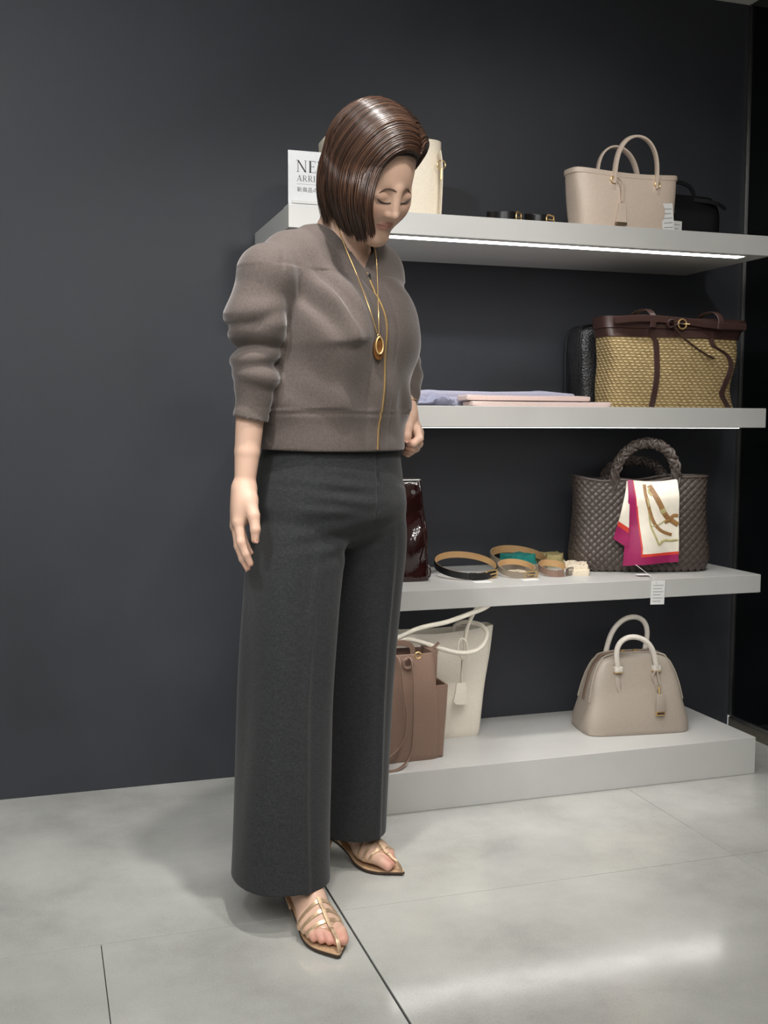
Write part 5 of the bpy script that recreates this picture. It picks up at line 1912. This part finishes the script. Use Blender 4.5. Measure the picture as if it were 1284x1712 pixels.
def strand_left(a, lay, cl):
    """from the parting over her left side, swept behind the ear"""
    off = 0.001 + 0.010 * lay
    yr = 0.078 - 0.140 * a
    xr = 0.026 - 0.014 * a
    ye = 0.012 - 0.085 * a
    pts = []
    for ph in np.linspace(0, 1, 9):
        y = yr + (ye - yr) * ph ** 0.9
        ky = kyf(y, ER[1] + off)
        ph0 = math.asin(min(0.95, xr / ((ER[0] + off) * ky)))
        an = ph0 + (math.radians(100) - ph0) * ph
        lift = off + 0.005 * math.sin(math.pi * min(1, ph * 1.2 + 0.1))
        pts.append([math.sin(an) * (ER[0] + lift) * ky, y, EC[2] + math.cos(an) * (ER[2] + lift) * ky])
    p = np.array(pts[-1])
    for s in np.linspace(0.2, 1, 6):
        pts.append(p + np.array([-0.004 - 0.030 * s * s, -0.030 * s, -0.085 * s]))
    return np.array(pts)


def hair_mesh(name, specs, parent):
    V, Fc, Cc = [], [], []
    k = 0
    for pts, rad, col in specs:
        W = HO + pts @ HA
        W = spline(W, 20)
        n = len(W)
        T = np.gradient(W, axis=0)
        T /= np.linalg.norm(T, axis=1, keepdims=True)
        out = W - (HO + HA.T @ (EC + np.array([0, 0, -0.03])))
        N = out - T * (out * T).sum(1, keepdims=True)
        N /= np.maximum(np.linalg.norm(N, axis=1, keepdims=True), 1e-6)
        Bn = np.cross(T, N)
        tp = np.interp(np.linspace(0, 1, n), [0, 0.1, 0.75, 1], [0.6, 1, 0.9, 0.15])[:, None] * rad
        ring = [W + Bn * tp, W + N * tp * 0.45, W - Bn * tp]
        R_ = np.stack(ring, 1).reshape(-1, 3)
        V.append(R_)
        i = np.arange(n - 1) * 3 + k
        for j in range(3):
            j2 = (j + 1) % 3
            Fc.append(np.stack([i + j, i + j2, i + 3 + j2, i + 3 + j], 1))
        Cc.append(np.tile(col, (len(R_), 1)))
        k += len(R_)
    V, Fc, Cc = np.concatenate(V), np.concatenate(Fc), np.concatenate(Cc)
    me_ = np_mesh(name, V, Fc)
    ca_ = me_.color_attributes.new('tone', 'FLOAT_COLOR', 'POINT')
    ca_.data.foreach_set('color', np.concatenate([Cc, np.ones((len(V), 1))], 1).astype(np.float32).ravel())
    o = link_data(name, me_, M_HAIR, parent)
    o['kind'] = 'stuff'
    return o


def tone():
    x = rng.random() ** 1.6
    c = np.array([0.012, 0.0060, 0.0045]) * (1 - x) + np.array([0.078, 0.036, 0.020]) * x
    return c * (0.8 + 0.4 * rng.random())


specs = []
NC = 46
clump = [(rng.normal(), rng.normal(), tone(), rng.random()) for _ in range(NC + 1)]
for i in range(2300):
    a = rng.random()
    ci = int(a * NC)
    ac = (ci + 0.5) / NC
    cl = clump[ci]
    lay = rng.random() ** 0.7
    fr_ = strand_right(a, lay, cl)
    fc_ = strand_right(ac, 0.55 + 0.3 * cl[3], cl)
    tt = np.linspace(0, 1, len(fr_))[:, None]
    w_ = 0.55 * tt ** 1.5 * (0.4 + 0.6 * cl[3])
    pts = fr_ * (1 - w_) + fc_ * w_ + rng.normal(0, 0.0011, (1, 3)) * tt * 2
    specs.append((pts, 0.0013 + 0.0006 * rng.random(), cl[2] * 0.6 + tone() * 0.4))
for i in range(1300):
    a = rng.random()
    cl = clump[int(a * NC)]
    pts = strand_back(a, rng.random() ** 0.7, cl) + rng.normal(0, 0.0012, (1, 3))
    specs.append((pts, 0.0014 + 0.0005 * rng.random(), cl[2] * 0.6 + tone() * 0.4))
for i in range(900):
    a = rng.random()
    cl = clump[int(a * NC)]
    pts = strand_left(a, rng.random() ** 0.7, cl) + rng.normal(0, 0.0009, (1, 3))
    specs.append((pts, 0.0012 + 0.0005 * rng.random(), cl[2] * 0.6 + tone() * 0.4))
hair = hair_mesh('hair', specs, person)
hair['label'] = 'dark brown chin-length bob with a side parting'

# ---- sandals -----------------------------------------------------------------------
M_SANDAL = mat('gold_leather', (214, 184, 152), 0.32, 0.65, grain=220, vary=0.08, bump=0.12, bdist=0.0006)
M_SOLE = mat('insole_gold', (196, 164, 130), 0.4, grain=200, vary=0.1)
M_OUT = mat('outsole_dark', (58, 44, 36), 0.6, grain=200, vary=0.1)
OS = np.array([(0.0, 0.010), (0.012, 0.021), (0.035, 0.0265), (0.075, 0.0255), (0.11, 0.029), (0.145, 0.0375), (0.175, 0.0395), (0.20, 0.0330), (0.222, 0.0200), (0.238, 0.0085), (0.246, 0.0025)])
ZS = np.array([(0.0, 0.047), (0.05, 0.044), (0.09, 0.030), (0.13, 0.0135), (0.16, 0.0105), (0.25, 0.0105)])
for nm, side in (('right', 'nearest the picture front'), ('left', 'behind')):
    fr, fdv, fm = FEET[nm][:3]
    sd = empty('sandal')
    sd.parent = person
    ss = np.linspace(0.0, 0.246, 34)
    hw = smooth_interp(ss, OS[:, 0], OS[:, 1])
    zt = smooth_interp(ss, ZS[:, 0], ZS[:, 1])
    sh = 0.004 * np.sin(np.clip((ss - 0.10) / 0.14, 0, 1) * np.pi)
    for part, dz0, dz1, ex, m_ in (('insole', -0.0015, 0.0, 0.0, M_SOLE), ('outsole', -0.0065, -0.0016, 0.001, M_OUT)):
        rings = []
        for s, h_, z, o_ in zip(ss, hw, zt, sh):
            h2 = h_ + ex
            rings.append([fr(s, -h2 + o_, max(z + dz1, 0.002)), fr(s, h2 + o_, max(z + dz1, 0.002)), fr(s, h2 + o_, max(z + dz0, 0.0008)), fr(s, -h2 + o_, max(z + dz0, 0.0008))])
        MB().loft(rings).obj(part, m_, sd)
    MB().tube([fr(0.018, 0, 0.042), fr(0.016, 0, 0.028), fr(0.013, 0, 0.012), fr(0.012, 0, 0.0005)], [0.017, 0.0115, 0.0075, 0.0066], 14).obj('heel', M_SANDAL, sd)

    fld = FEET[nm][3]

    def over(s_top, slant, n=26, spread=100, lift=0.0012):
        AX, DR = [], []
        for ph in np.radians(np.linspace(-spread, spread, n)):
            s = s_top + slant * (-math.sin(ph)) * 0.5 - 0.004 * (1 - math.cos(ph)) - 0.020 * max(0.0, s_top - 0.19) / 0.016 * abs(math.sin(ph))
            AX.append(fr(s, 0.001, 0.030 if s > 0.13 else 0.030 + (0.13 - s) * 0.55))
            DR.append(fm * math.sin(ph) + ZD * math.cos(ph))
        AX, DR = np.array(AX), np.array(DR)
        pt = walk(fld, AX + DR * 0.085, -DR, 0.085, 30) + DR * lift
        ssx = (pt - fr(0, 0, 0)) @ fdv
        pt[:, 2] = np.maximum(pt[:, 2], np.interp(ssx, ZS[:, 0], ZS[:, 1]) - 0.003)
        return pt, DR

    for s_top, slant in ((0.150, 0.0), (0.168, 0.0), (0.185, 0.002), (0.205, 0.006)):
        G = []
        for ds, up_ in ((-0.0036, 0.0002), (-0.0030, 0.0020), (0.0030, 0.0020), (0.0036, 0.0002)):
            G.append(over(s_top + ds, slant, lift=up_)[0])
        MB().grid(np.stack(G, 1)).obj('strap', M_SANDAL, sd)
    sv = np.linspace(0.146, 0.216, 14)
    AX = np.array([fr(s, 0.002 + 0.05 * max(0, s - 0.16), 0.03) for s in sv])
    sp = list(walk(fld, AX + ZD * 0.09, -ZD, 0.09, 30) + ZD * 0.0034)
    sp += [fr(0.229, 0.0045, 0.031), fr(0.239, 0.0035, 0.020), fr(0.243, 0.003, 0.010)]
    MB().tube(spline(sp, 40), 1, 8, flat=(0.0042, 0.0014), up=ZD + fdv * 0.3).obj('strap', M_SANDAL, sd)
    bk = [fr(0.090, 0.0345, 0.040), fr(0.060, 0.0350, 0.066), fr(0.028, 0.0300, 0.094), fr(0.004, 0.016, 0.106), fr(-0.003, 0, 0.107), fr(0.004, -0.016, 0.106), fr(0.028, -0.0300, 0.094), fr(0.060, -0.0350, 0.066), fr(0.090, -0.0345, 0.040)]
    MB().tube(spline(bk, 44), 0.0026, 8).obj('strap', M_SANDAL, sd)
